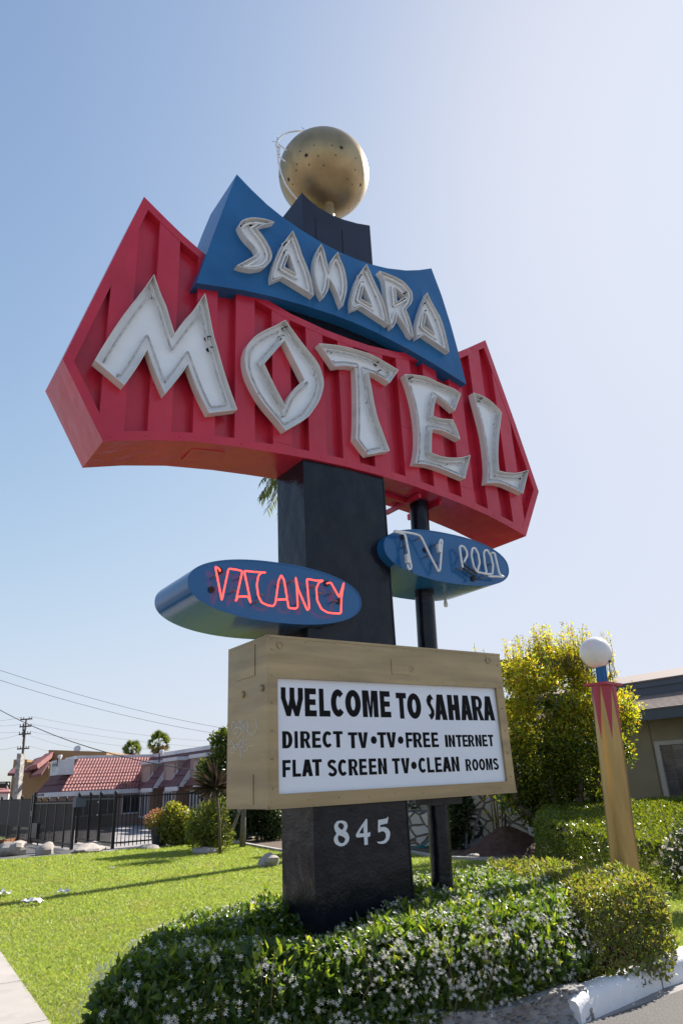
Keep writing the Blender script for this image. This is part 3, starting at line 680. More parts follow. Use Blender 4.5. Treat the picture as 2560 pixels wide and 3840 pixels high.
word_mesh('lettering', [
    (Z3, (150, 1333), (150, 1104), [('F', 68, 177, 1150), ('L', 205, 317, 1300), ('A', 330, 476, 1325), ('T', 464, 592, 1110)]),
    (Z3, (1000, 1312), (1000, 1092), [('S', 672, 792, 1200), ('C', 810, 935, 1200), ('R', 955, 1078, 1295), ('E', 1093, 1196, 1200), ('E', 1222, 1325, 1195), ('N', 1345, 1460, 1190)]),
    (Z4, (150, 1287), (150, 1080), [('T', 32, 136, 1100), ('V', 150, 265, 1090), ('*', 290, 363, 1187)]),
    (Z4, (620, 1269), (620, 1068), [('C', 386, 492, 1180), ('L', 510, 600, 1255), ('E', 608, 697, 1160), ('A', 714, 830, 1258), ('N', 828, 928, 1155)]),
    (Z4, (1230, 1243), (1230, 1087), [('R', 1022, 1095, 1230), ('O', 1102, 1184, 1165), ('O', 1193, 1275, 1162), ('M', 1286, 1372, 1160), ('S', 1383, 1452, 1155)])],
    '', .385, .185)




# ================================================================== vegetation helpers
def nz(v): return v/np.maximum(np.linalg.norm(v, axis=1, keepdims=True), 1e-9)
def leaves6(P, A, Nn, L, W, curl=.18):
    """folded, drooping leaves: 6 vertices and two quads each"""
    n = len(P); A = nz(A); S = nz(np.cross(A, Nn)); Nn = np.cross(S, A)
    L = np.broadcast_to(L, (n,))[:, None]; W = np.broadcast_to(W, (n,))[:, None]
    b = P; r1 = P+A*L*.33+S*W*.5+Nn*W*.22; r2 = P+A*L*.70+S*W*.40+Nn*W*.12-Nn*L*curl*.4
    t = P+A*L-Nn*L*curl; l1 = r1-S*W; l2 = r2-S*W*.8
    V = np.stack([b, r1, r2, t, l2, l1], 1).reshape(-1, 3); o = (np.arange(n)*6)[:, None]
    F = np.stack([o+np.array([0, 1, 2, 3]), o+np.array([0, 3, 4, 5])], 1).reshape(-1, 4)
    return V, F
def leaves4(P, A, Nn, L, W, curl=.1):
    n = len(P); A = nz(A); S = nz(np.cross(A, Nn)); Nn = np.cross(S, A)
    L = np.broadcast_to(L, (n,))[:, None]; W = np.broadcast_to(W, (n,))[:, None]
    V = np.stack([P, P+A*L*.45+S*W*.5+Nn*W*.2, P+A*L-Nn*L*curl, P+A*L*.45-S*W*.5+Nn*W*.2], 1).reshape(-1, 3)
    F = (np.arange(n)*4)[:, None]+np.arange(4); return V, F
def rnd_dir(n): return nz(rng.normal(size=(n, 3)))
def in_poly(P, poly):
    x, y = P[:, 0], P[:, 1]; c = np.zeros(len(P), bool); n = len(poly)
    for i in range(n):
        (x1, y1), (x2, y2) = poly[i], poly[(i+1) % n]
        k = ((y1 > y) != (y2 > y)); xx = (x2-x1)*(y-y1)/((y2-y1) if y2 != y1 else 1e-9)+x1; c ^= k & (x < xx)
    return c
def edge_dist(P, poly):
    d = np.full(len(P), 1e9); n = len(poly); nb = np.zeros((len(P), 2))
    for i in range(n):
        a = np.array(poly[i]); b = np.array(poly[(i+1) % n]); e = b-a; t = np.clip(((P[:, :2]-a)@e)/(e@e), 0, 1)
        v = P[:, :2]-(a+t[:, None]*e); q = np.hypot(v[:, 0], v[:, 1]); m = q < d; d[m] = q[m]; nb[m] = v[m]
    return d, nb
_nk = rng.normal(size=(9, 2)); _np = rng.uniform(0, 6.28, 9)
def wob(P, s=1.):
    return sum(np.sin((P[:, :2]*s)@_nk[i]*(1+i*.35)+_np[i]) for i in range(9))/9
def hedge_points(poly, H, n, rnd=.28, bulge=.10, thick=.10, lowz=.02, hfun=None):
    """points and outward normals over the clipped skin of a hedge"""
    poly = [tuple(p) for p in chaikin(poly, 2)]
    A = np.array(poly); lo, hi = A.min(0), A.max(0)
    per = sum(hypot(A[i][0]-A[i-1][0], A[i][1]-A[i-1][1]) for i in range(len(A)))
    ar = .5*abs(sum(A[i-1][0]*A[i][1]-A[i][0]*A[i-1][1] for i in range(len(A))))
    nt_ = int(n*ar/(ar+per*H)); ns = n-nt_
    P = rng.uniform(lo, hi, (nt_*4, 2)); P = P[in_poly(P, poly)][:nt_]
    P = np.c_[P, np.zeros(len(P))]; d, nb = edge_dist(P, poly)
    t = np.clip(d/rnd, 0, 1); hh = H if hfun is None else hfun(P)
    P[:, 2] = hh*(1-.20*(1-t)**2)+.055*wob(P, 3.2)+.035*wob(P, 9)
    out = -nb/np.maximum(np.hypot(nb[:, 0], nb[:, 1])[:, None], 1e-6)
    N1 = nz(np.c_[out*((1-t)*1.0)[:, None], np.full(len(P), .9)])
    seg = []; 
    for i in range(len(A)):
        a, b = A[i-1], A[i]; seg.append(hypot(*(b-a)))
    seg = np.array(seg); k = rng.choice(len(A), ns, p=seg/seg.sum()); u = rng.random(ns)[:, None]
    Q = A[k-1]*(1-u)+A[k]*u; e = A[k]-A[k-1]; o = np.c_[e[:, 1], -e[:, 0]]; o = o/np.maximum(np.hypot(o[:, 0], o[:, 1])[:, None], 1e-9)
    if in_poly(A[[0]]*.5+A[[1]]*.5+np.array([[A[1][1]-A[0][1], -(A[1][0]-A[0][0])]])*.01/max(hypot(*(A[1]-A[0])), 1e-9), poly)[0]: o = -o
    hq = np.full(ns, H) if hfun is None else hfun(np.c_[Q, np.zeros(ns)])
    z = rng.random(ns)**.9; bl = bulge*np.sin(np.pi*np.clip(z, 0, 1)**.7)
    Q3 = np.c_[Q, z*hq*.80+lowz]; w_ = .05*wob(np.c_[Q+z[:, None]*1.7, z], 3.)
    Q3[:, :2] += o*(bl+w_)[:, None]
    N2 = nz(np.c_[o, .25+.3*z])
    PP = np.r_[P, Q3]; NN = np.r_[N1, N2]
    dep = rng.exponential(thick, len(PP)); PP = PP-NN*np.minimum(dep, .35)[:, None]
    PP[:, 2] = np.maximum(PP[:, 2], lowz)
    return PP, NN
def blob_points(blobs, n, shell=.22):
    B = np.array(blobs, float); wgt = B[:, 3]*B[:, 4]+B[:, 4]*B[:, 5]; k = rng.choice(len(B), n, p=wgt/wgt.sum())
    d = rnd_dir(n); q = 1-np.minimum(np.abs(rng.exponential(shell, n)), .95)
    return B[k, :3]+d*B[k, 3:6]*q[:, None], nz(d/B[k, 3:6])
def foliage(name, mat, P, N, L, W, parent, up=.35, rand=.8, six=False, jitter=.25, mi=None):
    n = len(P); A = nz(N*.6+rnd_dir(n)*rand+np.array([0, 0, up])); Nn = nz(N+rnd_dir(n)*.55+np.array([0, 0, .25]))
    L = L*(1+rng.normal(size=n)*jitter).clip(.4, 1.7); W = W*(1+rng.normal(size=n)*jitter).clip(.5, 1.6)
    V, F = (leaves6 if six else leaves4)(P, A, Nn, L, W)
    return fast_mesh(name, V, F, mat, parent)
def twigs(name, mat, roots, tips, r, parent, bend=.12):
    mb = MB()
    for a, b in zip(roots, tips):
        a, b = np.array(a, float), np.array(b, float); m = (a+b)/2+rng.normal(size=3)*bend*np.linalg.norm(b-a)
        mb.tube([a, (a+m)/2+rng.normal(size=3)*.02, m, (m+b)/2, b], [r, r*.85, r*.7, r*.5, r*.3], 5)
    return mb.build(name, mat, parent, smooth=True)

MV = {}
MV['jasmine'] = leafmat('jasmine_leaf', [(.034, .072, .020), (.058, .112, .026), (.085, .145, .034), (.042, .086, .022), (.21, .26, .05)], .52, .30, .6, (2.4, 2.1, .6))
MV['flower'] = leafmat('jasmine_petal', [(.84, .80, .73), (.88, .85, .80)], .3, .5, .3, (1, 1, .95))
MV['dry'] = leafmat('dry_hedge_leaf', [(.07, .11, .025), (.13, .17, .035), (.18, .15, .07), (.10, .13, .030), (.19, .23, .045)], .45, .38, .5)
MV['box'] = leafmat('clipped_hedge_leaf', [(.065, .105, .014), (.115, .16, .018), (.18, .215, .026), (.08, .12, .014)], .33, .35, .5)
MV['tree'] = leafmat('tree_leaf', [(.035, .070, .012), (.07, .11, .014), (.12, .145, .016), (.045, .08, .012)], .48, .38, .45)
MV['young'] = leafmat('young_and_lit_leaf', [(.26, .30, .025), (.34, .34, .035), (.22, .28, .025), (.38, .30, .05), (.38, .22, .07)], .56, .4, .4, (2.2, 2.1, .6))  # young shoots, and the sunlit crown top painted by leaf colour
MV['dark'] = leafmat('dark_shrub_leaf', [(.016, .035, .010), (.028, .055, .014), (.04, .065, .018)], .25, .4, .4)
MV['golden'] = leafmat('golden_shrub_leaf', [(.08, .13, .028), (.17, .20, .035), (.26, .23, .05), (.11, .15, .028)], .48, .38, .45)
MV['bamboo'] = leafmat('narrow_shrub_leaf', [(.09, .14, .035), (.16, .21, .05), (.22, .20, .06)], .48, .4, .4)
MV['purple'] = leafmat('purple_strap_leaf', [(.03, .03, .024), (.05, .045, .03), (.045, .028, .03)], .3, .4, .4, (1.6, 1.2, 1.2))
MV['palm'] = leafmat('palm_frond_leaf', [(.05, .085, .02), (.09, .13, .03), (.14, .14, .05)], .35, .4, .4)
MV['palmdry'] = leafmat('dry_palm_leaf', [(.16, .11, .06), (.20, .15, .08)], .25, .6, .2, (1.3, 1.1, .8))
MV['coral'] = leafmat('coral_bloom', [(.45, .16, .10), (.35, .22, .08), (.55, .28, .2)], .35, .5, .3, (1.3, 1.1, 1))
MV['rosebloom'] = leafmat('pale_bloom', [(.75, .62, .6), (.8, .74, .7)], .3, .5, .3, (1, 1, 1))
MV['grass'] = leafmat('grass_blade', [(.20, .295, .054), (.24, .33, .062), (.28, .345, .072), (.35, .36, .11), (.215, .31, .056)], .42, .42, .4, (1.8, 1.8, .85), ((.36, .31, .13), 1.1, .6))
MV['weed'] = leafmat('long_grass_blade', [(.16, .24, .03), (.22, .27, .05)], .45, .4, .4)
MV['bark'] = paint('bark', (.11, .085, .06), .85, var=.3, vscale=9, bump=.5, bscale=30)
MV['stem'] = paint('twig_bark', (.13, .09, .06), .8, var=.3, vscale=12)
MV['greybark'] = paint('grey_bark', (.17, .15, .13), .85, var=.25, vscale=9, bump=.4, bscale=30)
MV['rock'] = paint('pale_rock', (.34, .30, .27), .85, var=.25, vscale=5, bump=.5, bscale=14, dirt=(.16, .14, .12), dirt_amt=.7, dirt_scale=4)
MV['concrete'] = paint('concrete', (.36, .33, .31), .85, var=.10, vscale=1.4, bump=.2, bscale=120, dirt=(.20, .19, .18), dirt_amt=.5, dirt_scale=2.2)
MV['rubble'] = paint('grey_rubble_concrete', (.26, .24, .23), .9, var=.25, vscale=6, bump=.8, bscale=22, dirt=(.12, .11, .10), dirt_amt=.6, dirt_scale=5)
MV['curb'] = paint('white_curb_paint', (.76, .74, .74), .6, var=.05, vscale=5, bump=.2, bscale=40, dirt=(.52, .48, .45), dirt_amt=.4, dirt_scale=9)
MV['asphalt'] = paint('asphalt', (.13, .12, .115), .9, var=.2, vscale=.9, bump=.7, bscale=160, dirt=(.24, .21, .19), dirt_amt=.6, dirt_scale=60)
MV['lot'] = paint('pale_parking_asphalt', (.27, .25, .25), .9, var=.12, vscale=.6, bump=.2, bscale=90)
MV['soil'] = paint('bare_soil', (.10, .07, .05), .95, var=.3, vscale=3, bump=.7, bscale=40, dirt=(.16, .12, .08), dirt_amt=.6, dirt_scale=12)
MV['mulch'] = paint('red_brown_mulch', (.075, .036, .025), .95, var=.35, vscale=9, bump=.9, bscale=50)
MV['lawn'] = paint('lawn_turf', (.15, .17, .045), .9, var=.25, vscale=.8, bump=.6, bscale=120, dirt=(.18, .15, .05), dirt_amt=.45, dirt_scale=1.5)

# ================================================================== ground
def sheet(name, pts, z, mat, bottom=None):
    mb = MB(); mb.add([(p[0], p[1], z) for p in pts], [tuple(range(len(pts)))]) if bottom is None else mb.prism([(p[0], p[1]) for p in pts], bottom, z, lambda x, y, q: (x, q, y))
    return tag(mb.build(name, mat), kind='structure')
def lot_pt(a, b): p = ORG+EX*a+UU*b; return (p[0], p[1])
sheet('ground', [(-420, -60), (420, -60), (420, 700), (-420, 700)], 0, MV['lot'])
g = lambda x, y: tuple(on_z(x, y)[:2])
SW = [np.array(g(110, 2352)), np.array(g(0, 2190))]; sd_ = (SW[0]-SW[1])/np.linalg.norm(SW[0]-SW[1]); so_ = np.array([-sd_[1], sd_[0]])
if so_[0] > 0: so_ = -so_
sw0, sw1 = SW[0]+sd_*9, SW[1]-sd_*26
curbL = np.array(g(1340, 2352)); curbd = EX[:2]
lawn_poly = [tuple(sw0), tuple(curbL-curbd*7+EY[:2]*.12), tuple(curbL+EY[:2]*.2), tuple(curbL+curbd*9+EY[:2]*.2), (12, 24), (6, 30), (-2.0, 28.6), g(480, 1939), g(370, 1946), g(260, 1956), g(150, 1965), g(0, 1977), (-14, 21.5), tuple(sw1)]
sheet('lawn', lawn_poly, .012, MV['lawn'])
mb = MB()                                                   # pavement in slabs with open joints
for k in range(24):
    a = sw0-sd_*(k*1.5); b = sw0-sd_*(k*1.5+1.488)
    mb.prism([tuple(a), tuple(b), tuple(b+so_*1.6), tuple(a+so_*1.6)], -.05, .03, lambda x, y, q: (x, q, y))
tag(mb.build('sidewalk', MV['concrete']), kind='structure')
sheet('street', [tuple(sw0+so_*1.62+sd_*14), tuple(sw0+so_*1.62-sd_*60), tuple(sw0+so_*16-sd_*60), tuple(sw0+so_*16+sd_*14)], .009, MV['asphalt'])
cl_ = curbL-EY[:2]*.02; sheet('street', [tuple(cl_-curbd*8), tuple(cl_+curbd*40), tuple(cl_+curbd*40-EY[:2]*16), tuple(cl_-curbd*8-EY[:2]*16)], .005, MV['asphalt'])
z3 = survey(0, 2980, 3.136)
sheet('driveway', [g(*z3(-200, 560)), g(*z3(200, 560)), g(*z3(350, 580)), g(*z3(770, 655)), g(260, 1957), g(150, 1966), g(0, 1978), g(-60, 1985)], .016, paint('dark_driveway_asphalt', (.10, .095, .095), .9, var=.15, vscale=1, bump=.3, bscale=100))
sheet('planting_bed', [g(945, 1963), g(1010, 1975), g(1120, 1980), g(1250, 1994), (3.6, 14.3), (9, 13), (10, 22), (0.2, 21.5)], .02, MV['soil'])
sheet('planting_bed', [g(530, 1937), g(640, 1957), (0.4, 19.4), (0.2, 24), (-3.2, 27)], .02, MV['soil'])
# --- lawn blades: one uncountable mass
def scatter(poly, dens, near=7., pw=1.5, excl=()):
    A = np.array(poly); lo, hi = A.min(0), A.max(0); n = int(np.prod(hi-lo)*dens)
    P = rng.uniform(lo, hi, (n, 2)); d = np.hypot(P[:, 0], P[:, 1]); P = P[rng.random(n) < np.minimum(1, (near/d)**pw)]
    rr = np.stack([(P@RT[:2]), (P@FW[:2]-1.65*FW[2])], 1); P = P[np.abs(rr[:, 0]/np.maximum(rr[:, 1], .1)) < .66]
    P = P[in_poly(P, poly)]
    for e in excl: P = P[~in_poly(P, e)]
    return P
JAS = [(-1.62, 5.0), (-1.63, 5.2), (-1.66, 6.0), (-1.62, 6.5), (-1.50, 6.85), (-1.30, 7.1), (-.80, 7.62), (.5, 8.0), (1.1, 8.95), (1.9, 9.15), (2.02, 7.7), (1.84, 6.60), (1.40, 6.10), (.8, 5.72), (.2, 5.50), (-.3, 5.32), (-1.2, 4.99), (-1.45, 4.93), (-1.58, 4.93)]
DRY = [(1.68, 6.45), (1.82, 7.0), (1.62, 7.9), (1.34, 8.6), (1.5, 9.25), (2.1, 9.0), (2.62, 8.1), (2.76, 7.4), (2.60, 6.85), (2.30, 6.52), (1.98, 6.38)]
BED1 = [g(945, 1963), g(1010, 1975), g(1120, 1980), g(1250, 1994), (3.6, 14.3), (9, 13), (10, 22), (0.2, 21.5)]
BED2 = [g(530, 1937), g(640, 1957), (0.4, 19.4), (0.2, 24), (-3.2, 27)]
gp = scatter(lawn_poly, 5200, 7.5, 1.7, [JAS, BED1, BED2])
n = len(gp); gd = np.hypot(gp[:, 0], gp[:, 1]); print('grass blades', n)
wv = wob(np.c_[gp, np.zeros(n)], 1.3)
hb = (.034+.010*wv+rng.normal(size=n)*.009).clip(.012, .07)*(1+np.maximum(0, gd-9)*.02)
lean = rnd_dir(n); lean[:, 2] = np.abs(lean[:, 2])*.4+.75; lean = nz(lean)
side = nz(np.cross(lean, rnd_dir(n))); wd = (.0042*np.maximum(1, gd/7.5)**1.05)[:, None]
B0 = np.c_[gp, np.full(n, .012)]; Vg = np.stack([B0-side*wd/2, B0+side*wd/2, B0+lean*hb[:, None]*.6+side*wd*.35, B0+lean*hb[:, None]+nz(np.c_[lean[:, :2], np.zeros(n)])*hb[:, None]*.35, B0+lean*hb[:, None]*.6-side*wd*.35], 1).reshape(-1, 3)
Fg = np.stack([np.arange(n)*5+k for k in (0, 1, 2, 3, 4)], 1)
tag(fast_mesh('grass', Vg, Fg, MV['grass']), 'short bright green lawn grass around the sign', 'grass', kind='stuff')

# ================================================================== hedges at the foot of the sign
h = empty('jasmine_hedge', 'low white flowering jasmine hedge wrapped round the black sign base', 'hedge', (-.2, 6.6, 0))
h.location = (0, 0, 0)
def jh(P):
    r = .65+.04*wob(P, 1.6); c = (P[:, :2]-np.array([-.35, 6.3]))
    loc = np.stack([c@EX[:2], c@EY[:2]], 1); q = np.exp(-((loc[:, 0]+.15)/.55)**2-((loc[:, 1]+.12)/.30)**2)
    back = np.clip((P[:, 1]-7.2)/1.6, 0, 1)
    return r-.19*q+.02*back
P, N = hedge_points(JAS, .62, 42000, .17, .07, .05, .03, jh); k = (P[:, 2] > .20+.05*wob(P, 5)) | (P[:, 0] < .6); P, N = P[k], N[k]
keep = ~in_poly(P, [tuple(lot_pt(-.03, .03)), tuple(lot_pt(1.03, .03)), tuple(lot_pt(1.03, -.55)), tuple(lot_pt(-.03, -.55))]); P, N = P[keep], N[keep]
foliage('foliage', MV['jasmine'], P, N, .064, .030, h, .30, .75, True, .32)
P, N = hedge_points(JAS, .62, 2500, .17, .09, .006, .12, jh)
k = keep2 = ~in_poly(P, [tuple(lot_pt(-.03, .03)), tuple(lot_pt(1.03, .03)), tuple(lot_pt(1.03, -.55)), tuple(lot_pt(-.03, -.55))]); P, N = P[k], N[k]
P = P[:900+0*len(P)] if False else P
sel = rng.random(len(P)) < np.where(P[:, 0] > -.2, .95, .6); P, N = P[sel], N[sel]
fl = []; fn = []                                                 # clusters of five-petalled stars
for p, q in zip(P, N):
    for _ in range(rng.integers(2, 7)):
        fl.append(p+q*.03+rng.normal(size=3)*.022); fn.append(nz((q+rng.normal(size=3)*.5)[None])[0])
fl, fn = np.array(fl), np.array(fn); t = nz(np.cross(fn, rnd_dir(len(fl)))); w_ = np.cross(fn, t); Vs = []
for kk in range(5):
    a = 2*pi*kk/5; d = t*cos(a)+w_*sin(a); e = t*cos(a+.55)+w_*sin(a+.55); r = .0145
    Vs += [np.stack([fl, fl+d*r*.55+fn*.001, fl+(d*.8+e*.35)*r*1.05+fn*.003, fl+e*r*.62], 1)]
V = np.concatenate(Vs, 0).reshape(-1, 3); F = np.arange(len(V)).reshape(-1, 4); fast_mesh('blossom', V, F, MV['flower'], h)
# upright new shoots
P, N = hedge_points(JAS, .62, 90, .17, .1, .01, .3, jh); P = P[(P[:, 2] > .42) & (P[:, 0] > -1.25)]
twigs('stem', MV['stem'], [p-np.array([0, 0, .3]) for p in P], [p+np.array([rng.normal()*.03, rng.normal()*.03, .04+.08*rng.random()]) for p in P], .004, h)
sp, sn = [], []
for p in P:
    hgt = .02+.06*rng.random()
    for j in range(7): sp.append(p+np.array([rng.normal()*.012, rng.normal()*.012, hgt*j/7])); sn.append(nz(np.array([[rng.normal(), rng.normal(), .5]]))[0])
MV['shoot'] = leafmat('new_jasmine_leaf', [(.10, .17, .02), (.16, .23, .03), (.21, .25, .04)], .4, .35, .5)
foliage('new_growth', MV['shoot'], np.array(sp), np.array(sn), .052, .022, h, .9, .5, True)

h = empty('dry_hedge', 'half dry brown and green clipped shrub beside the white kerb', 'hedge', (0, 0, 0))
P, N = hedge_points(DRY, .72, 20000, .08, .05, .05, .05, None)
f_ = rng.random(len(P)) < np.clip(.35+P[:, 2]*1.4, 0, 1); P, N = P[f_], N[f_]
foliage('foliage', MV['dry'], P, N, .046, .021, h, .3, .8, True)
rt, tp = [], []
for _ in range(150):
    c = np.array([2.2, 7.0])+rng.normal(size=2)*np.array([.20, .38]); e = c+rng.normal(size=2)*.22
    if not (in_poly(np.array([c]), DRY)[0] and in_poly(np.array([e]), DRY)[0]): continue
    rt.append((*c, 0)); tp.append((*e, rng.uniform(.3, .62)))
twigs('stem', MV['stem'], rt, tp, .008, h)
# --- weeds pushing through
t_ = empty('long_grass', 'tuft of long yellow green grass blades standing up through the dry shrub', 'grass tuft', (2.1, 7.3, 0)); 
B = [(1300, 2030, 6), (1345, 2022, 9), (1362, 2020, 6), (1412, 2025, 3), (1270, 2035, 2)]
pts = []; 
for x, y, c in B:
    q = on_z(x, y, .58)
    for _ in range(c): pts.append(q+np.array([rng.normal()*.03, rng.normal()*.05, 0]))
pts = np.array(pts)-np.array([2.1, 7.3, 0]); A = nz(np.c_[rng.normal(size=(len(pts), 2))*.22, np.ones(len(pts))])
V, F = leaves6(pts-A*.25, A, rnd_dir(len(pts)), .25+.22*rng.random(len(pts)), .008, .05); fast_mesh('blade', V, F, MV['weed'], t_)

# --- kerb, rubble edging, litter of dry leaves
def kerb_piece(name, label, a, b, w_, hh):
    a, b = np.array(a), np.array(b); d = (b-a)/np.linalg.norm(b-a); o = np.array([-d[1], d[0]])
    prof = [(0, -.05), (-.0, hh*.72), (.035, hh*.95), (.09, hh), (w_-.05, hh*.97), (w_, hh*.80), (w_, -.05)]
    ln = np.linalg.norm(b-a); K_ = max(6, int(ln/.06)); V = []; m = len(prof); rg = np.random.default_rng(int(ln*100))
    for i in range(K_+1):
        t = i/K_; e = min(t, 1-t)*ln; sh = min(1, .80+e*1.6) if e < .12 else 1.
        for q, z in prof:
            c = a+d*ln*t+o*q*(1 if z < 0 else 1)+rg.normal(size=2)*.002; V.append((*c, z*sh+rg.normal()*.002))
    F = [(i*m+j, i*m+j+1, (i+1)*m+j+1, (i+1)*m+j) for i in range(K_) for j in range(m-1)]+[tuple(range(m)), tuple(K_*m+j for j in range(m))[::-1]]
    mb = MB(); mb.add(V, F); return tag(mb.build(name, MV['curb'], smooth=50), label, 'kerb', 'white kerb pieces')
c0 = curbL
kerb_piece('kerb', 'long white painted kerb piece dappled by shrub shadow', c0-curbd*.02, np.array(g(1520, 2272)), .22, .17)
k2 = np.array(g(1524, 2270)); kerb_piece('kerb', 'white painted kerb piece at the far right end of the row', k2, k2+curbd*1.6, .22, .19)
mb = MB(); ra_, rb2 = np.array([1.60, 5.98]), np.array([-.1, 5.36]); NX, NY = 90, 26; V = []; rg = np.random.default_rng(5)
kq = rg.normal(size=(8, 2))*np.array([7, 7]); pq = rg.uniform(0, 6.28, 8); dl = (rb2-ra_)/np.linalg.norm(rb2-ra_); ol = np.array([-dl[1], dl[0]])
if ol[1] > 0: ol = -ol
for a in range(NX+1):
    for b in range(NY+1):
        u, v = a/NX, b/NY; nn_ = sum(sin(kq[q][0]*u*1.8+kq[q][1]*v*.5+pq[q])*(1/(1+q*.5)) for q in range(8))/3+rg.normal()*.18
        z = min(v*1.35, 1)*(.20+.025*sin(9*u+1)); out = .05*(1-max(0, v-.74)*6)-.04*v+.06*nn_; p = ra_+(rb2-ra_)*u+ol*out; V.append((p[0], p[1], z-.02+.008*nn_))
mb.add(V, [(a*(NY+1)+b, (a+1)*(NY+1)+b, (a+1)*(NY+1)+b+1, a*(NY+1)+b+1) for a in range(NX) for b in range(NY)])
tag(mb.build('rubble_edging', MV['rubble'], smooth=50), 'rough grey concrete rubble edging under the flowering hedge', 'edging')
P = np.stack([rng.uniform(1.5, 3.0, 260), np.zeros(260), np.full(260, .03)], 1); P[:, 1] = 6.15+(P[:, 0]-1.5)*.72+rng.uniform(.0, .55, 260)
V, F = leaves4(P, nz(np.c_[rng.normal(size=(260, 2)), np.full(260, .1)]), nz(np.c_[rng.normal(size=(260, 2))*.3, np.ones(260)]), .05, .02); tag(fast_mesh('leaf_litter', V, F, MV['palmdry']), 'dry brown leaf litter behind the white kerb', 'leaf litter', kind='stuff')
q = on_z(1520, 2140); s_ = empty('sprinkler', 'short black lawn sprinkler head in the grass at the right', 'sprinkler', q)
mb = MB(); mb.lathe([(.03, -.02), (.03, .09), (.036, .09), (.036, .12), (.03, .13), (.012, .13), (.012, .15)], (0, 0, 0), 14); mb.build('sprinkler_body', M['steel'], s_, smooth=40)

# ================================================================== globe lamp
lb = on_z(1452, 2138); lt = on_plane(1384, 1576, lb, np.array([0, 1., 0]))
ax = lt-lb; H = np.linalg.norm(ax); ax /= H
lamp = empty('globe_lamp', 'gold column lamp with red spikes and white globe, leaning left', 'lamp', lb)
t1 = nz(np.cross(ax, np.array([[1., 0, 0]])))[0]; t1 = np.cross(ax, np.cross(t1, ax)); t2 = np.cross(ax, t1); LA = (t1, t2, ax)
dep = (lt-EYE)@FW; R_ = 26.5/1608*dep
mb = MB(); mb.lathe([(R_*1.10, -.05), (R_*1.08, H*.3), (R_*1.03, H*.7), (R_, H)], (0, 0, 0), 40, ax=LA); mb.build('column', M['goldcol'], lamp, smooth=40)
MR = paint('lamp_red_paint', (.40, .026, .05), .35, var=.08)
ns = 7; a0 = .35
for k in range(ns):
    mb = MB(); a = a0+2*pi*k/ns; hw = pi/ns*.98; ln = .62; V = []; F = []; T_ = 7
    for i in range(T_+1):
        zz = H-.002-ln*i/T_; wdt = hw*(1-i/T_)+.002
        for j in range(5): b_ = a+wdt*(j/2-1); rr = R_*1.0+.004+.03*R_*((H-zz)/H)*1.0; V.append((t1*cos(b_)+t2*sin(b_))*rr+ax*zz)
    F = [(i*5+j, i*5+j+1, (i+1)*5+j+1, (i+1)*5+j) for i in range(T_) for j in range(4)]; mb.add(V, F); mb.build('painted_spike', MR, lamp)
mb = MB(); aa = .62; x_ = t1*cos(aa)+t2*sin(aa); y_ = np.cross(ax, x_); q = .158
mb.obox(ax*H-x_*q-y_*q, x_*2*q, y_*2*q, ax*.03); mb.build('cap_plate', MR, lamp)
mb = MB(); prof = [(.058, .03), (.058, .27)]
V = []; sg = 24
mb.lathe([(.057, .03), (.057, .26)], ax*H, 20, ax=LA)
for k in range(8): a = 2*pi*k/8; mb.tube([ax*(H+.03)+(t1*cos(a)+t2*sin(a))*.057, ax*(H+.26)+(t1*cos(a)+t2*sin(a))*.057], .011, 6)
mb.build('neck', M['blue'], lamp, smooth=40)
mb = MB(); mb.lathe([(.06, .24), (.075, .262), (.125, .285), (.13, .30), (.11, .31)], ax*H, 28, ax=LA); mb.build('globe_holder', M['steel'], lamp, smooth=40)
gr = 36/1608*dep; gc = on_plane(1367, 1499, lb, np.array([0, 1., 0]))-lb
mb = MB(); mb.lathe([(gr*sin(pi*i/28), -gr*cos(pi*i/28)) for i in range(1, 28)], gc, 40, ax=LA); mb.build('globe', M['opal'], lamp, smooth=True)

# ================================================================== clipped hedge, rose bush, shrub tree
HED = [(3.42, 14.75), (3.62, 13.6), (4.05, 11.2), (4.7, 10.6), (8.5, 9.8), (9.5, 16.6), (6.5, 17.2), (4.6, 17.0), (3.7, 16.0)]
h = empty('clipped_hedge', 'square clipped bright green hedge behind the gold lamp column', 'hedge', (0, 0, 0))
P, N = hedge_points(HED, .62, 60000, .09, .02, .03, .03, lambda P: .64+.075*np.clip(P[:, 1]-12, 0, 4.5)); k = np.abs((P@RT[:3])/(P@FW-1.65*FW[2])) < .6; P, N = P[k], N[k]
foliage('foliage', MV['box'], P, N, .056, .034, h, .3, .7)
b_ = on_z(1622, 2095); h = empty('rose_bush', 'pale flowering rose bush at the right edge in front of the clipped hedge', 'bush', b_)
bl = [(0, 0, .62, .36, .36, .30), (-.16, .05, .50, .24, .24, .2), (.3, .1, .7, .4, .4, .35), (-.08, -.1, .85, .16, .16, .18)]
P, N = blob_points(bl, 1500, .35); foliage('foliage', MV['dark'], P, N, .06, .034, h, .2, .9, True)
P, N = blob_points(bl, 220, .08); foliage('blossom', MV['rosebloom'], P, N, .05, .04, h, .2, .9, True)
twigs('stem', MV['stem'], [(rng.normal()*.05, rng.normal()*.05, 0) for _ in range(16)], [(rng.normal()*.3, rng.normal()*.3, rng.uniform(.5, 1.25)) for _ in range(16)], .010, h)

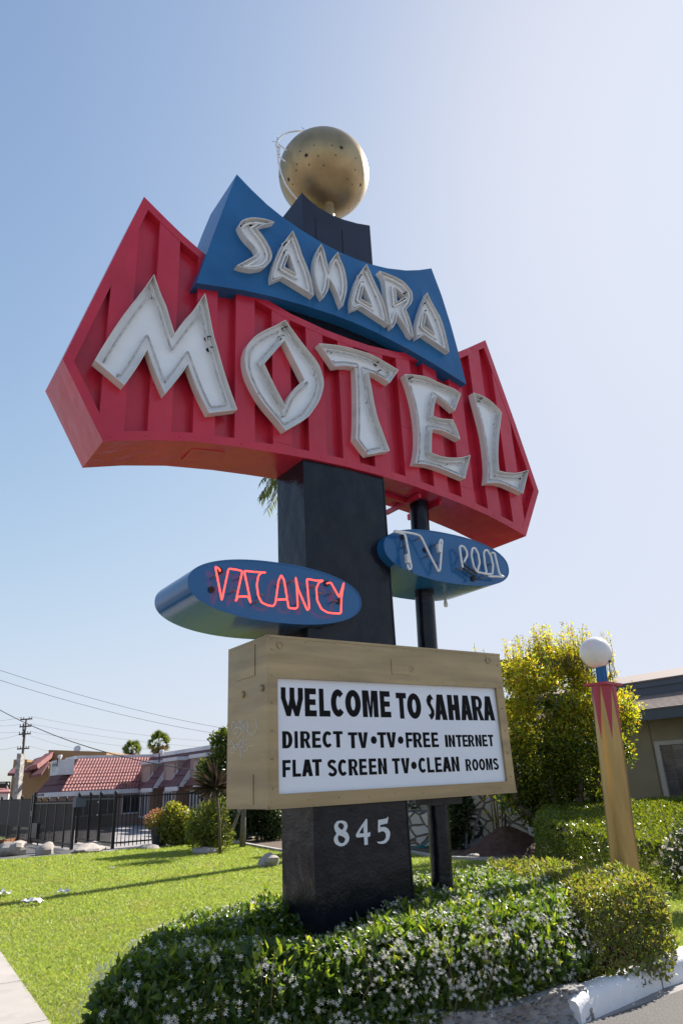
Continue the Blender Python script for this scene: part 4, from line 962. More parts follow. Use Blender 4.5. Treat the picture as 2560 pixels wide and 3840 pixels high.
tb = np.array([5.15, 16.6, 0.])
h = empty('shrub_tree', 'big bushy shrub tree with yellow lit top behind the lamp', 'tree', tb)
bl = []
def at_tb(x, y): return on_plane(x, y, tb, np.array([0, 1., 0]))-tb
for x, y, r in [(1215, 1550, .55), (1285, 1530, .60), (1345, 1550, .52), (1175, 1610, .5), (1250, 1620, .7), (1330, 1625, .7), (1395, 1640, .42), (1165, 1690, .6), (1240, 1720, .7), (1325, 1715, .72), (1395, 1700, .42), (1185, 1780, .6), (1270, 1790, .65), (1355, 1785, .48), (1230, 1840, .4), (1315, 1830, .42), (1400, 1770, .3), (1160, 1560, .3), (1250, 1490, .33), (1315, 1500, .25), (1365, 1830, .3)]:
    c = at_tb(x, y); bl.append((c[0], c[1]+rng.uniform(-.5, .6), c[2], r, r, r*.95))
P, N = blob_points(bl, 210, .16)                                            # leafy clumps at the branch ends
cl = [(p[0], p[1], p[2], q, q, q*rng.uniform(.7, 1.2)) for p, q in zip(P, rng.uniform(.13, .34, len(P)))]
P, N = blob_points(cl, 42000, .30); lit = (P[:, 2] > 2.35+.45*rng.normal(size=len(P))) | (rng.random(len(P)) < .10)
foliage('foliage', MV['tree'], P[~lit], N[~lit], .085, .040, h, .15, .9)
foliage('young_lit_foliage', MV['young'], P[lit], N[lit], .078, .034, h, .45, .85)  # sun on the crown top put into yellow leaf colour, with young growth
P, N = blob_points(bl, 9000, .55); foliage('inner_foliage', MV['tree'], P, N, .09, .042, h, .15, .9)
# upright feathery shoots above the crown
sp, sn, ra, rb_ = [], [], [], []
for i in range(150):
    x = rng.uniform(1165, 1400); y = np.interp(x, [1165, 1230, 1320, 1400, 1460], [1540, 1505, 1500, 1525, 1590]); a = at_tb(x, y+10)+np.array([0, rng.uniform(-.5, .5), 0])
    ln = rng.uniform(.25, .85); b = a+np.array([rng.normal()*.06, rng.normal()*.06, ln]); ra.append(a-np.array([0, 0, .3])); rb_.append(b)
    for j in range(int(ln*38)): t = j/(ln*38); sp.append(a+(b-a)*t+rng.normal(size=3)*.018); sn.append(nz(np.array([[rng.normal(), rng.normal(), .3]]))[0])
for i in range(40):
    x, y = [(1415, 1605), (1420, 1655), (1400, 1700), (1385, 1570)][i % 4]; a = at_tb(x, y); b = a+np.array([rng.uniform(.1, .45), rng.normal()*.2, rng.uniform(-.1, .35)]); ra.append(a); rb_.append(b)
    for j in range(22): t = j/22; sp.append(a+(b-a)*t+rng.normal(size=3)*.02); sn.append(rnd_dir(1)[0])
twigs('shoot', MV['stem'], ra, rb_, .006, h, .04)
foliage('shoot_foliage', MV['young'], np.array(sp), np.array(sn), .07, .028, h, .35, .7)
for x0, x1, y1 in [(1290, 1262, 1770), (1318, 1330, 1760), (1335, 1375, 1790), (1275, 1190, 1850)]:
    a = at_tb(x0, 1905); a[2] = .0; b = at_tb(x1, y1); mb = MB(); m = (a+b)/2+rng.normal(size=3)*.06
    mb.tube([a, a*.6+m*.4, m, m*.4+b*.6, b], [.10, .085, .07, .06, .04], 9)
    for _ in range(4): c = b+rng.normal(size=3)*.22+np.array([0, 0, .8]); mb.tube([b, (b+c)/2+rng.normal(size=3)*.05, c], [.04, .03, .015], 6)
    mb.build('trunk', MV['bark'], h, smooth=True)

# second leggy tree seen only above the reader board
tb2 = np.array([3.3, 17.8, 0.]); h2 = empty('tall_shrub', 'thin pink tipped shrub whose top shows just above the reader board', 'bush', tb2)
ra, rb_, sp, sn = [], [], [], []
for x, y in [(1088, 1478), (1078, 1500), (1110, 1490), (1132, 1500), (1060, 1560), (1120, 1560), (1095, 1540)]:
    b = on_plane(x, y, tb2, np.array([0, 1., 0]))-tb2; ra.append((b[0]*.3, 0, .0)); rb_.append(b)
    for j in range(90): t = rng.random()**.6; p = np.array(ra[-1])*(1-t)+b*t; sp.append(p+rng.normal(size=3)*.10*(1.15-t)); sn.append(rnd_dir(1)[0])
twigs('stem', MV['stem'], ra, rb_, .018, h2, .03); foliage('foliage', MV['young'], np.array(sp), np.array(sn), .085, .034, h2, .2, .8)

# ================================================================== office building at the right
MB_ = {}
MB_['olive'] = paint('olive_stucco', (.27, .235, .16), .9, var=.12, vscale=1.5, bump=.35, bscale=60)
MB_['slate'] = paint('grey_blue_fascia', (.075, .09, .115), .6, var=.1, vscale=3)
MB_['shingle'] = paint('brown_grey_shingle', (.23, .18, .165), .9, var=.2, vscale=6, bump=.5, bscale=30, dirt=(.14, .11, .10), dirt_amt=.6, dirt_scale=18)
MB_['frame'] = paint('pale_window_frame', (.42, .40, .38), .5, var=.08)
MB_['glass'] = paint('dark_window_glass', (.03, .032, .038), .08, var=.3, spec=.8)
MB_['plaster'] = paint('pale_plaster', (.38, .36, .33), .9, var=.08, bump=.1)
def stone_mat():
    m, nt, b = newmat('flagstone_veneer'); N = nt.nodes.new; L = nt.links.new
    tc = N('ShaderNodeTexCoord'); mp = N('ShaderNodeMapping'); mp.inputs['Scale'].default_value = (1, 1, 1.15); L(tc.outputs['Object'], mp.inputs[0])
    ns = N('ShaderNodeTexNoise'); ns.inputs['Scale'].default_value = 3; L(mp.outputs[0], ns.inputs[0])
    ad = N('ShaderNodeMixRGB'); ad.blend_type = 'ADD'; ad.inputs[0].default_value = .06; L(mp.outputs[0], ad.inputs[1]); L(ns.outputs['Color'], ad.inputs[2])
    v = N('ShaderNodeTexVoronoi'); v.feature = 'DISTANCE_TO_EDGE'; v.inputs['Scale'].default_value = 2.7; L(ad.outputs[0], v.inputs['Vector'])
    v2 = N('ShaderNodeTexVoronoi'); v2.inputs['Scale'].default_value = 2.7; L(ad.outputs[0], v2.inputs['Vector'])
    r = N('ShaderNodeValToRGB'); r.color_ramp.elements[0].position = .03; r.color_ramp.elements[1].position = .075; L(v.outputs['Distance'], r.inputs[0])
    c2 = N('ShaderNodeMix'); c2.data_type = 'RGBA'; c2.inputs[6].default_value = (.52, .47, .40, 1); c2.inputs[7].default_value = (.68, .64, .58, 1); L(v2.outputs['Color'], c2.inputs[0])
    mx = N('ShaderNodeMix'); mx.data_type = 'RGBA'; mx.inputs[6].default_value = (.17, .13, .10, 1); L(r.outputs[0], mx.inputs[0]); L(c2.outputs[2], mx.inputs[7]); L(mx.outputs[2], b.inputs['Base Color'])
    b.inputs['Roughness'].default_value = .85; bp = N('ShaderNodeBump'); bp.inputs['Strength'].default_value = .8; bp.inputs['Distance'].default_value = .05; L(r.outputs[0], bp.inputs['Height']); L(bp.outputs[0], b.inputs['Normal'])
    return m
MB_['stone'] = stone_mat()
E1 = on_z(1463, 1634, 3.0)
off = empty('office_building', 'low olive office building with grey blue fascias and shingle roof at the right', 'building', (E1[0], E1[1], 0), PSI-pi/2)
# local frame: x along the street (towards viewer), y into the building
def ofl(px, py, y):
    p = on_plane(px, py, E1+EX*y, EX)-np.array([E1[0], E1[1], 0]); return (p@UU, p[2])
mb = MB(); mb.box(-7, 9, .65, 9, 0, 2.95); mb.box(-1.32, -1.26, .62, .66, 0, 2.9); s0, _ = ofl(1493, 1700, .65); mb.box(s0-.02, s0+.02, .625, .66, 0, 2.9)
mb.build('wall', MB_['olive'], off)
mb = MB(); mb.box(-7.3, 9, 0, .05, 2.76, 3.02); mb.box(-7.3, 9, .05, .65, 2.86, 2.90); mb.build('eave_fascia', MB_['slate'], off)
_, zu0 = ofl(1520, 1598-4, 2.3); zu0 = max(zu0, 3.3); _, zu1 = ofl(1568, 1553, 2.3)
print('roof', zu0, zu1)
mb = MB(); rows = 13
for k in range(rows):                                             # shingle courses
    y0, y1 = -.02+2.32*k/rows, -.02+2.32*(k+1)/rows+.03; f = lambda y: 3.02+(zu0-3.02)*(y+.02)/2.32
    mb.add([(-7.3, y0, f(y0)+.022), (9, y0, f(y0)+.022), (9, y1, f(y1)+.004), (-7.3, y1, f(y1)+.004), (-7.3, y0, f(y0)-.01), (9, y0, f(y0)-.01)], [(0, 1, 2, 3), (4, 5, 1, 0)])
mb.build('roof', MB_['shingle'], off)
mb = MB(); mb.box(-7.3, 9, 2.3, 2.36, zu0, zu1); mb.box(-7.3, 9, 2.25, 2.31, zu1-.16, zu1+.02); mb.build('clerestory_band', MB_['slate'], off)
mb = MB(); mb.add([(-7.3, 2.2, zu1+.03), (9, 2.2, zu1+.03), (9, 8, zu1+1.0), (-7.3, 8, zu1+1.0)], [(0, 1, 2, 3)]); mb.box(-7.3, 9, 2.2, 2.26, zu1+.0, zu1+.035); mb.build('roof', MB_['shingle'], off)
sa, za = ofl(1503, 1692, .65); sb, _ = ofl(1522, 1770, .65)
wn = MB(); W0 = (sa+sb)/2; wn.box(W0-.06, W0+.07, .60, .67, .5, 2.26); wn.box(W0+.07, W0+2.4, .60, .67, 2.16, 2.26); wn.box(W0+2.3, W0+2.4, .6, .67, .5, 2.16); wn.box(W0-.06, W0+2.4, .58, .67, .42, .5)
wf = wn.build('window', MB_['frame'], off)
pm = [paint('pane_%s' % n_, c, .15, var=.3, vscale=3, spec=.7) for n_, c in (('grey', (.085, .08, .085)), ('plum', (.10, .075, .085)), ('teal', (.05, .08, .10)), ('tan', (.14, .11, .085)), ('dark', (.03, .03, .04)))]
mb = MB(); rg = np.random.default_rng(9); x = W0+.08
while x < W0+2.25:
    w_ = rg.uniform(.16, .34); z = .5
    while z < 2.14:
        hh = rg.uniform(.10, .36); mb.box(x+.006, min(x+w_, W0+2.3)-.006, .642, .66+rg.uniform(0, .003), z+.006, min(z+hh, 2.16)-.006, int(rg.integers(0, 5))); z += hh
    x += w_
mb.build('mosaic_pane', pm, wf)
# gable seen over the shrub tree
mb = MB(); c = on_plane(1156, 1500, np.array([0, 23., 0]), np.array([0, 1., 0])); o_ = np.array([E1[0], E1[1], 0])
def offl(p): q = np.array(p)-o_; return (q@UU, q@EX, q[2])
R0, R1 = offl(c+np.array([-.6, 0, -.25])), offl(c+np.array([2.4, .5, .05])); dd = np.array(offl(c+np.array([-.6, 5, -.25])))-np.array(R0)
mb.add([R0, R1, tuple(np.array(R1)+dd), tuple(np.array(R0)+dd), (R0[0], R0[1], R0[2]-.5), (R1[0], R1[1], R1[2]-.5)], [(0, 1, 2, 3), (4, 5, 1, 0)]); mb.build('roof', MB_['slate'], off)
# flagstone wing facing the sign
wa, wb = np.array([-.6, 20.7]), np.array([5.3, 18.7]); wd_ = (wb-wa)/np.linalg.norm(wb-wa); wn_ = np.array([wd_[1], -wd_[0]])
st = empty('stone_wall', 'pale irregular flagstone wall with plaster above behind the mulch pile', 'wall', (wa[0], wa[1], 0), atan2(wd_[1], wd_[0]))
LW = np.linalg.norm(wb-wa); xs = 3.2
mb = MB(); mb.box(0, xs, 0, .5, 0, .82); mb.box(xs, LW, -.05, .5, 0, 2.7); mb.build('stone_facing', MB_['stone'], st)
mb = MB(); mb.box(0, xs-.002, .12, .48, .82, 2.7); mb.build('plaster', MB_['plaster'], st)
mb = MB(); mb.box(xs-1.05, xs-.15, .08, .13, .95, 1.9); wf2 = mb.build('window', MB_['frame'], st); mb = MB(); mb.box(xs-1.0, xs-.2, .07, .09, 1.0, 1.85); mb.build('pane', MB_['glass'], wf2)
mb = MB(); mb.box(-.2, xs, .06, .5, .82, .86); mb.build('ledge', MB_['slate'], st)
# ---- things lying in front of it
c = on_z(1115, 1958); c = np.array([3.38, 17.5, 0])
mb = MB(); S_, T_ = 40, 14; V = []; rg = np.random.default_rng(2)
for j in range(T_+1):
    r = j/T_
    for i in range(S_):
        a = 2*pi*i/S_; V.append((c[0]+1.25*r*cos(a), c[1]+.85*r*sin(a), .02+.46*(cos(pi*r)+1)/2*(1+.12*sin(3*a+1))+(rg.normal()*.012 if r < .97 else 0)))
mb.add(V, [(j*S_+i, (j+1)*S_+i, (j+1)*S_+(i+1) % S_, j*S_+(i+1) % S_) for j in range(T_) for i in range(S_)])
tag(mb.build('mulch_pile', MV['mulch'], smooth=True), 'heap of red brown mulch in front of the flagstone wall', 'mulch pile')
# cart leaning on the wall
k4 = survey(1500, 2960, 2.8)
cb = on_z(*k4(745, 640)); ct = np.array([0, 1., 0])
def kp(x, y, dy=0.): return on_plane(*k4(x, y), cb+np.array([0, dy, 0]), ct)-cb
cart = empty('garden_cart', 'grey wheelbarrow standing upright against the flagstone wall', 'wheelbarrow', cb)
mc = paint('grey_cart_metal', (.12, .13, .14), .5, var=.2); mt_ = paint('rubber', (.02, .02, .02), .7)
mb = MB()
for L in ([(735, 640), (770, 440), (845, 210)], [(690, 620), (700, 320), (745, 210)]): mb.tube([kp(x, y, .12*i) for i, (x, y) in enumerate(L)], .035, 6)
for a, b in [((735, 212), (845, 210)), ((718, 262), (810, 265)), ((700, 330), (795, 335))]: mb.bar(kp(*a, .22), kp(*b, .22), .05, .05)
mb.tube([kp(775, 400, .1), kp(870, 380, .1), kp(940, 460, .1), kp(965, 560, .1)], .022, 6)
mb.build('frame', mc, cart, smooth=40)
mb = MB(); qd = [kp(775, 520, .15), kp(900, 520, .15), kp(880, 600, -.05), kp(750, 600, -.05)]; q2 = [p+np.array([0, .05, .01]) for p in qd]
mb.add(qd+q2, [(0, 1, 2, 3), (7, 6, 5, 4), (0, 4, 5, 1), (1, 5, 6, 2), (2, 6, 7, 3), (3, 7, 4, 0)]); mb.build('tray', mc, cart)
mb = MB(); wc = kp(765, 405, .28); mb.tube([wc+np.array([.2*cos(t), .05*sin(t), .2*sin(t)]) for t in np.linspace(0, 2*pi, 25)[:-1]], .045, 8, closed=True); wh = mb.build('wheel', mt_, cart, smooth=True)
mb = MB(); mb.lathe([(.05, -.04), (.05, .04)], wc, 12, ax=(np.array([1., 0, 0]), np.array([0, 0, 1.]), np.array([0, 1., 0])))
for k in range(4): a = k*pi/4; mb.bar(wc+np.array([.18*cos(a), 0, .18*sin(a)]), wc-np.array([.18*cos(a), 0, .18*sin(a)]), .015)
mb.build('rim', mc, wh)
hs = on_z(970, 1947); mb = MB()
kk = lambda x, y: on_plane(*k4(x, y), np.array([0, 19.3, 0]), ct)
mb.tube(chaikin([kk(60, 620), kk(160, 622), kk(240, 612), kk(330, 590), kk(420, 560)], 2, False), .022, 7); mb.tube(chaikin([kk(170, 612), kk(240, 590), kk(290, 550), kk(320, 500), kk(380, 470)], 2, False), .022, 7)
tag(mb.build('garden_hose', paint('teal_hose', (.01, .16, .15), .4), smooth=True), 'teal garden hose lying along the flagstone wall', 'hose')
mb = MB(); a = np.array(kp(1370, 540))+cb; a[2] = 0; mb.tube([a, a+np.array([0, 0, .45])], .03, 10); tag(mb.build('standpipe', M['white'], smooth=40), 'short white pipe standing beside the mulch pile', 'pipe')
def edging(label, pts, w_=.12, h_=.09):
    mb = MB()
    for a, b in zip(pts[:-1], pts[1:]): mb.bar((*a, h_/2-.01), (*b, h_/2-.01), w_, h_)
    tag(mb.build('bed_edging', MV['concrete']), label, 'edging', 'pale concrete bed edgings')
edging('pale concrete edging along the mulch bed behind the black pole', [g(930, 1960), g(1010, 1975), g(1120, 1980), g(1190, 1987)])
edging('short broken pale edging block next to the clipped hedge', [g(1192, 1990), g(1252, 1993)], .16, .12)
edging('pale concrete edging of the shrub bed left of the black pylon', [g(525, 1935), g(640, 1957), g(700, 1964)])
edging('flat pale slab on the grass right of the lamp column', [g(1480, 2052), g(1528, 2058)], .3, .04)

# ================================================================== rocks and litter on the lawn
def rock(label, x, y, r, seed, zf=.0, amp=.16):
    p = on_z(x, y); mb = MB(); mb.blob((0, 0, r[2]*.55), r, amp=amp, seed=seed); o = mb.build('rock', MV['rock'], smooth=28); o.location = tuple(p); o.rotation_euler = (0, 0, seed)
    return tag(o, label, 'rock', 'rocks round the lawn')
rock('big rough pale rock at the left edge of the lawn', 27, 1966, (.50, .38, .23), 3, amp=.24)
rock('rounded pale rock beside the biggest rock on the driveway side', 104, 1964, (.30, .26, .22), 5, amp=.18)
rock('wide flat slanted slab of rock at the fence post', 205, 1957, (.80, .45, .15), 8, amp=.22)
rock('low flat white rock under the potted plant', 345, 1951, (.40, .22, .09), 9, amp=.1)
rock('flat pale stone on the lawn below the purple cordyline', 468, 1962, (.40, .22, .11), 12, amp=.1)
rock('dark pointed rock with a lit side next to the black pylon', 618, 1991, (.30, .22, .17), 15)
rock('small rock on the edge of the bed behind the pole', 1085, 1972, (.18, .12, .06), 19)
mp = paint('white_paper', (.75, .73, .74), .8, var=.05)
for i, (x, y, s_, lab) in enumerate([(75, 2083, .20, 'crumpled white paper lying in the long shadow on the lawn'), (146, 2057, .12, 'small white scrap of litter above the paper on the lawn'), (3, 2062, .17, 'white litter at the very left edge of the lawn'), (258, 1999, .05, 'tiny white scrap in the middle of the sunny lawn')]):
    p = on_z(x, y); rg = np.random.default_rng(60+i); mb = MB(); n_ = 6; V = []
    for a in range(n_):
        for b in range(n_): V.append((p[0]+(a/5-.5)*s_*1.6, p[1]+(b/5-.5)*s_, .045+abs(rg.normal())*s_*.25))
    mb.add(V, [(a*n_+b, a*n_+b+1, (a+1)*n_+b+1, (a+1)*n_+b) for a in range(n_-1) for b in range(n_-1)]); o = mb.build('litter', mp); tag(o, lab, 'litter')
    md = o.modifiers.new('thick', 'SOLIDIFY'); md.thickness = .004

# ================================================================== fence and gate
P0 = on_z(*z3(1322, 635)); G0 = on_z(*z3(840, 648)); G1 = on_z(*z3(362, 578)); P0[2] = G0[2] = G1[2] = 0
def fence(name, label, cat, a, b, hgt, step, posts, rails=(.12, .92), pk=.022, group=None):
    a, b = np.array(a, float), np.array(b, float); L = np.linalg.norm((b-a)[:2]); d = (b-a)/L
    t = empty(name, label, cat, a, atan2(d[1], d[0]), group)
    mb = MB()
    for x in np.arange(step, L, step): mb.box(x-pk/2, x+pk/2, -pk/2, pk/2, .05, hgt)
    mb.build('picket_panel', M['steel'], t)
    for r in rails: mb = MB(); mb.box(0, L, -.022, .022, hgt*r-.022, hgt*r+.022); mb.build('rail', M['steel'], t)
    for x in posts:
        pw_ = .045 if (x in (posts[0], posts[-1]) or cat == 'fence') else .022
        mb = MB(); mb.box(x-pw_, x+pw_, -pw_, pw_, -.05, hgt*1.03); mb.lathe([(.05, hgt*1.03), (.055, hgt*1.05), (.03, hgt*1.085), (.005, hgt*1.09)], (x, 0, 0), 10); mb.build('post', M['steel'], t)
    return t
HF = 1.58
fence('metal_fence', 'black metal picket fence running behind the potted flower and bushes', 'fence', P0, P0+EX*16, HF, .13, [0, 3.0, 6, 9, 12, 15], (.10, .955))
f2 = fence('metal_fence', 'black picket fence leg with two posts behind the sliding gate', 'fence', P0-UU*.15, P0-UU*4.2, HF, .11, [1.4, 2.6, 4.05], (.10, .93))
mk_ = paint('shiny_lock', (.6, .58, .55), .25, metal=1)
mb = MB(); mb.lathe([(.03, 0), (.035, .03), (.01, .05)], (1.45, .06, .95), 10); mb.lathe([(.03, 0), (.03, .05)], (1.45, .06, 1.35), 10); mb.build('lock', mk_, f2, smooth=True)
gt = fence('sliding_gate', 'black sliding picket gate with a flat top bar across the driveway', 'gate', G0, G1, HF*.93, .11, [0, 1.0, 2.1, 3.2, 4.1, np.linalg.norm((G1-G0)[:2])], (.10, .95), .022)
GL = np.linalg.norm((G1-G0)[:2])
mb = MB(); mb.box(.1, GL, -.09, -.05, HF*.86, HF*.915); mb.build('top_bar', MB_['slate'], gt)
mb = MB(); mb.box(-.26, .12, -.28, .05, HF*.80, HF*.94); mb.add([(-.26, -.28, HF*.94), (.12, -.28, HF*.94), (.12, .05, HF*1.0), (-.26, .05, HF*1.0), (.12, .05, HF*.94), (-.26, .05, HF*.94)], [(0, 1, 2, 3), (3, 2, 4, 5), (0, 3, 5), (1, 4, 2)]); mb.build('motor_box', MB_['slate'], gt)
mb = MB(); mb.box(GL-.06, GL+.06, -.06, .06, 0, HF*1.13); mb.box(GL-.05, GL+.25, -.05, .05, HF*.60, HF*.72); mb.box(GL-1.1, GL+.05, -.02, .02, HF*1.04, HF*1.1); mb.build('post', M['steel'], gt)
mb = MB(); mb.box(GL-1.05, GL-.35, .04, .1, .22, .72); mb.build('sign_plate', M['steel'], gt)
g2 = G1-UU*.4; F3 = on_z(*z3(-160, 420)); F3[2] = 0
f3 = fence('screened_fence', 'long black fence with dark screening left of the sliding gate', 'fence', G1-UU*.35, G1-UU*13.5, HF*1.0, .14, [0, 2.0, 4.1, 6.2, 8.3, 10.4, 13.1], (.06, .93))
mb = MB(); mb.box(0, 13.1, .03, .036, .55, HF*.97); mb.build('screen', paint('dark_mesh_screen', (.045, .038, .036), .9), f3)
mb = MB()
for i in range(14):
    a = np.array(g(*z3(-60, 583)))+ (np.array(g(*z3(215, 545)))-np.array(g(*z3(-60, 583))))*(i/14); mb.box(a[0]-.14, a[0]+.12, a[1]-.06, a[1]+.06, .0, .12)
tag(mb.build('brick_edging', paint('orange_brick', (.36, .15, .07), .85, var=.3, vscale=6)), 'low orange brick edging at the far left beside the fence', 'edging')
lp = [g(*z3(-60, 580)), g(*z3(215, 542)), g(*z3(150, 500)), g(*z3(-80, 452))]; sheet('lawn', lp, .03, MV['lawn'])
for i, (x, y, r, hh, lab) in enumerate([(105, 488, .16, 1.05, 'slim dry orange brown conifer nearer the gate'), (18, 478, .2, .95, 'slim dry orange brown conifer at the left edge')]):
    p = on_z(*z3(x, y)); h = empty('slim_conifer', lab, 'shrub', p, 0, 'dry slim conifers by the fence')
    P, N = blob_points([(0, 0, hh*.45, r*.7, r*.7, hh*.5), (0, 0, hh*.75, r*.45, r*.45, hh*.35)], 700, .3); foliage('foliage', MV['coral'] if False else MV['palmdry'], P, N, .10, .03, h, 1.2, .4)
    mb = MB(); mb.tube([(0, 0, 0), (0, 0, hh*.9)], [.03, .01], 6); mb.build('trunk', MV['bark'], h)

# ================================================================== shrubs on the left
def shrub(name, label, cat, x, y, Y, blobs, mat, n, L, W, stems=4, six=False, up=.3, rand=.85, bark='stem', shell=.3, sr=.02):
    """(x,y) base survey point; blobs in survey pixels (x,y,radius px) at that distance"""
    b = on_plane(x, y, np.array([0, Y, 0]), np.array([0, 1., 0])); b[2] = 0; h = empty(name, label, cat, b); bl = []
    for q in blobs:
        c = on_plane(q[0], q[1], np.array([0, Y, 0]), np.array([0, 1., 0]))-b; r = q[2]/1608*((c+b-EYE)@FW)*1.0
        bl.append((c[0], c[1]+rng.uniform(-.3, .3)*r, c[2], r, r, r*(q[3] if len(q) > 3 else 1)))
    P, N = blob_points(bl, n, shell); P[:, 2] = np.maximum(P[:, 2], .02); foliage('foliage', mat, P, N, L, W, h, up, rand, six)
    if stems:
        ra = [(rng.normal()*.08, rng.normal()*.08, 0) for _ in range(stems)]; tp = [bl[i % len(bl)][:3] for i in range(stems)]; twigs('stem', MV[bark], ra, tp, sr, h)
    return h
shrub('golden_bush', 'rounded golden green bush right of the potted flower', 'bush', 405, 1935, 24.4, [(405, 1885, 34), (388, 1905, 28), (430, 1895, 30), (400, 1920, 26), (425, 1925, 26), (395, 1862, 18), (440, 1915, 24)], MV['golden'], 3800, .13, .06)
shrub('narrow_leaf_shrub', 'airy narrow leaved shrub under the purple cordyline', 'bush', 478, 1960, 21.2, [(470, 1880, 34), (460, 1920, 30), (495, 1895, 30), (485, 1935, 26), (500, 1860, 26), (450, 1900, 22), (515, 1920, 20)], MV['bamboo'], 3600, .17, .03, 9, False, -.1, 1.0)
shrub('citrus_tree', 'glossy leaved small tree whose crown meets the left end of the reader board', 'tree', 520, 1945, 23.0, [(505, 1760, 34), (480, 1770, 26), (520, 1725, 26), (500, 1700, 20), (535, 1790, 34), (492, 1790, 26), (515, 1685, 16), (545, 1730, 40), (560, 1690, 34)], MV['tree'], 4200, .14, .075, 7, False, .2, .9, 'greybark', .3, .035)
shrub('dark_shrub', 'dark shrub in the shaded bed directly left of the black pylon', 'bush', 590, 1935, 24.5, [(575, 1870, 40), (620, 1860, 40), (640, 1895, 36), (560, 1900, 30), (600, 1840, 40), (610, 1905, 30)], MV['dark'], 5200, .14, .055)
shrub('dark_shrub', 'broad dark shrub in the shaded bed next to the narrow leaved shrub', 'bush', 540, 1940, 26.5, [(520, 1870, 40), (545, 1850, 40), (530, 1905, 30), (560, 1820, 36)], MV['dark'], 3600, .15, .06)
shrub('dark_shrub', 'tall dark shrub directly right of the black support pole', 'bush', 1045, 1952, 18.6, [(1040, 1880, 30), (1055, 1850, 32), (1030, 1920, 28), (1060, 1915, 26), (1050, 1830, 30)], MV['dark'], 4200, .10, .045)
shrub('dark_shrub', 'small dark shrub seen between the pylon and the support pole', 'bush', 968, 1900, 20.2, [(965, 1868, 16), (972, 1850, 18), (950, 1845, 16), (978, 1885, 12), (950, 1870, 10)], MV['dark'], 900, .09, .04)
# slim grey trunk in the dark bed
b = on_z(557, 1948); t_ = empty('young_tree', 'young tree with a slim grey trunk in the dark bed beside the pylon', 'tree', b)
mb = MB(); mb.tube([(0, 0, 0), (.02, .0, .8), (.08, 0, 1.7), (.05, 0, 2.4)], [.09, .075, .06, .04], 9); mb.build('trunk', MV['greybark'], t_, smooth=True)
P, N = blob_points([(0, 0, 2.0, .8, .8, .5), (.5, .2, 1.8, .6, .6, .4), (-.5, .2, 1.9, .6, .6, .4)], 1500, .35); foliage('crown', MV['dark'], P, N, .14, .06, t_)
# cordyline
b = on_z(506, 1964); co_ = empty('cordyline', 'purple cordyline with spiky strap leaves on a slim trunk in front of the shrubs', 'plant', b)
top = on_plane(497, 1812, b, np.array([0, 1., 0]))-b
mb = MB(); mb.tube([(0, 0, 0), top*.5+np.array([.03, 0, 0]), top], [.04, .032, .035], 9); mb.build('trunk', MV['bark'], co_, smooth=True)
n = 90; A = rnd_dir(n); A[:, 2] = np.abs(A[:, 2])*1.2-.22; A = nz(A); Pp = np.repeat(top[None], n, 0)+A*.04
V, F = leaves6(Pp, A, rnd_dir(n)*.2+np.array([0, 0, 1]), .55+.35*rng.random(n), .05, .16); fast_mesh('strap_leaf', V, F, MV['purple'], co_)
# potted flower
b = on_z(366, 1943); pt = empty('potted_plant', 'dark pot of coral flowers standing on the lawn edge by the fence', 'potted plant', b)
mb = MB(); mb.lathe([(.22, 0), (.30, .5), (.33, .5), (.33, .56), (.29, .56), (.27, .50)], (0, 0, 0), 24); mb.build('pot', paint('dark_plastic_pot', (.02, .022, .026), .45), pt, smooth=40)
P, N = blob_points([(0, 0, .78, .38, .38, .26), (-.25, 0, .7, .25, .25, .2), (.25, .1, .74, .25, .25, .22)], 800, .35); foliage('foliage', MV['golden'], P, N, .09, .045, pt)
P, N = blob_points([(0, 0, .86, .38, .38, .24), (-.28, 0, .76, .25, .25, .2)], 420, .12); foliage('blossom', MV['coral'], P, N, .075, .06, pt)

# ================================================================== palms
def fan_palm(label, x, y, rpx, Y, seed):
    c = on_plane(x, y, np.array([0, Y, 0]), np.array([0, 1., 0])); h = empty('fan_palm', label, 'palm tree', (c[0], c[1], 0), 0, 'fan palms beyond the motel roofs')
    R = rpx/1608*((c-EYE)@FW); rg = np.random.default_rng(seed); z = c[2]
    mb = MB(); mb.tube([(0, 0, 0), (.1, 0, z*.5), (0, 0, z)], [.28, .22, .2], 10); mb.build('trunk', MV['bark'], h, smooth=True)
    for nm, mat, cnt, lo, hi in (('frond', MV['palm'], 46, -.45, 1.), ('dry_frond', MV['palmdry'], 26, -1., -.35)):
        Ps, As, Ns, Ls = [], [], [], []
        for k in range(cnt):
            el = rg.uniform(lo, hi)*pi/2; a = rg.uniform(0, 2*pi); d = np.array([cos(el)*cos(a), cos(el)*sin(a), sin(el)])
            pet = R*rg.uniform(.38, .55); hub = np.array([0, 0, z])+d*pet; s_ = nz(np.cross(d, rg.normal(size=3))[None])[0]; nn = np.cross(s_, d)
            Ps.append(np.array([0, 0, z])); As.append(d); Ns.append(nn); Ls.append((pet, .03))
            for q in np.linspace(-1.25, 1.25, 13): Ps.append(hub); As.append(d*cos(q)+s_*sin(q)); Ns.append(nn+rg.normal(size=3)*.2); Ls.append((R*rg.uniform(.42, .55)*(1-.25*abs(q)/1.25), R*.075))
        Ls = np.array(Ls); V, F = leaves4(np.array(Ps), np.array(As), np.array(Ns), Ls[:, 0], Ls[:, 1], .22); fast_mesh(nm, V, F, mat, h)
fan_palm('taller fan palm with the fuller crown above the mansard roof', 365, 1707, 31, 78, 4)
fan_palm('shorter fan palm left of the taller palm above the mansard roof', 304, 1722, 26, 82, 6)
pb = np.array([-.62, 18.45, 0]); pc = on_plane(712, 1082, pb, np.array([0, 1., 0]))-pb
h = empty('feather_palm', 'feather palm whose drooping fronds show left of the pylon below the red cabinet', 'palm tree', pb)
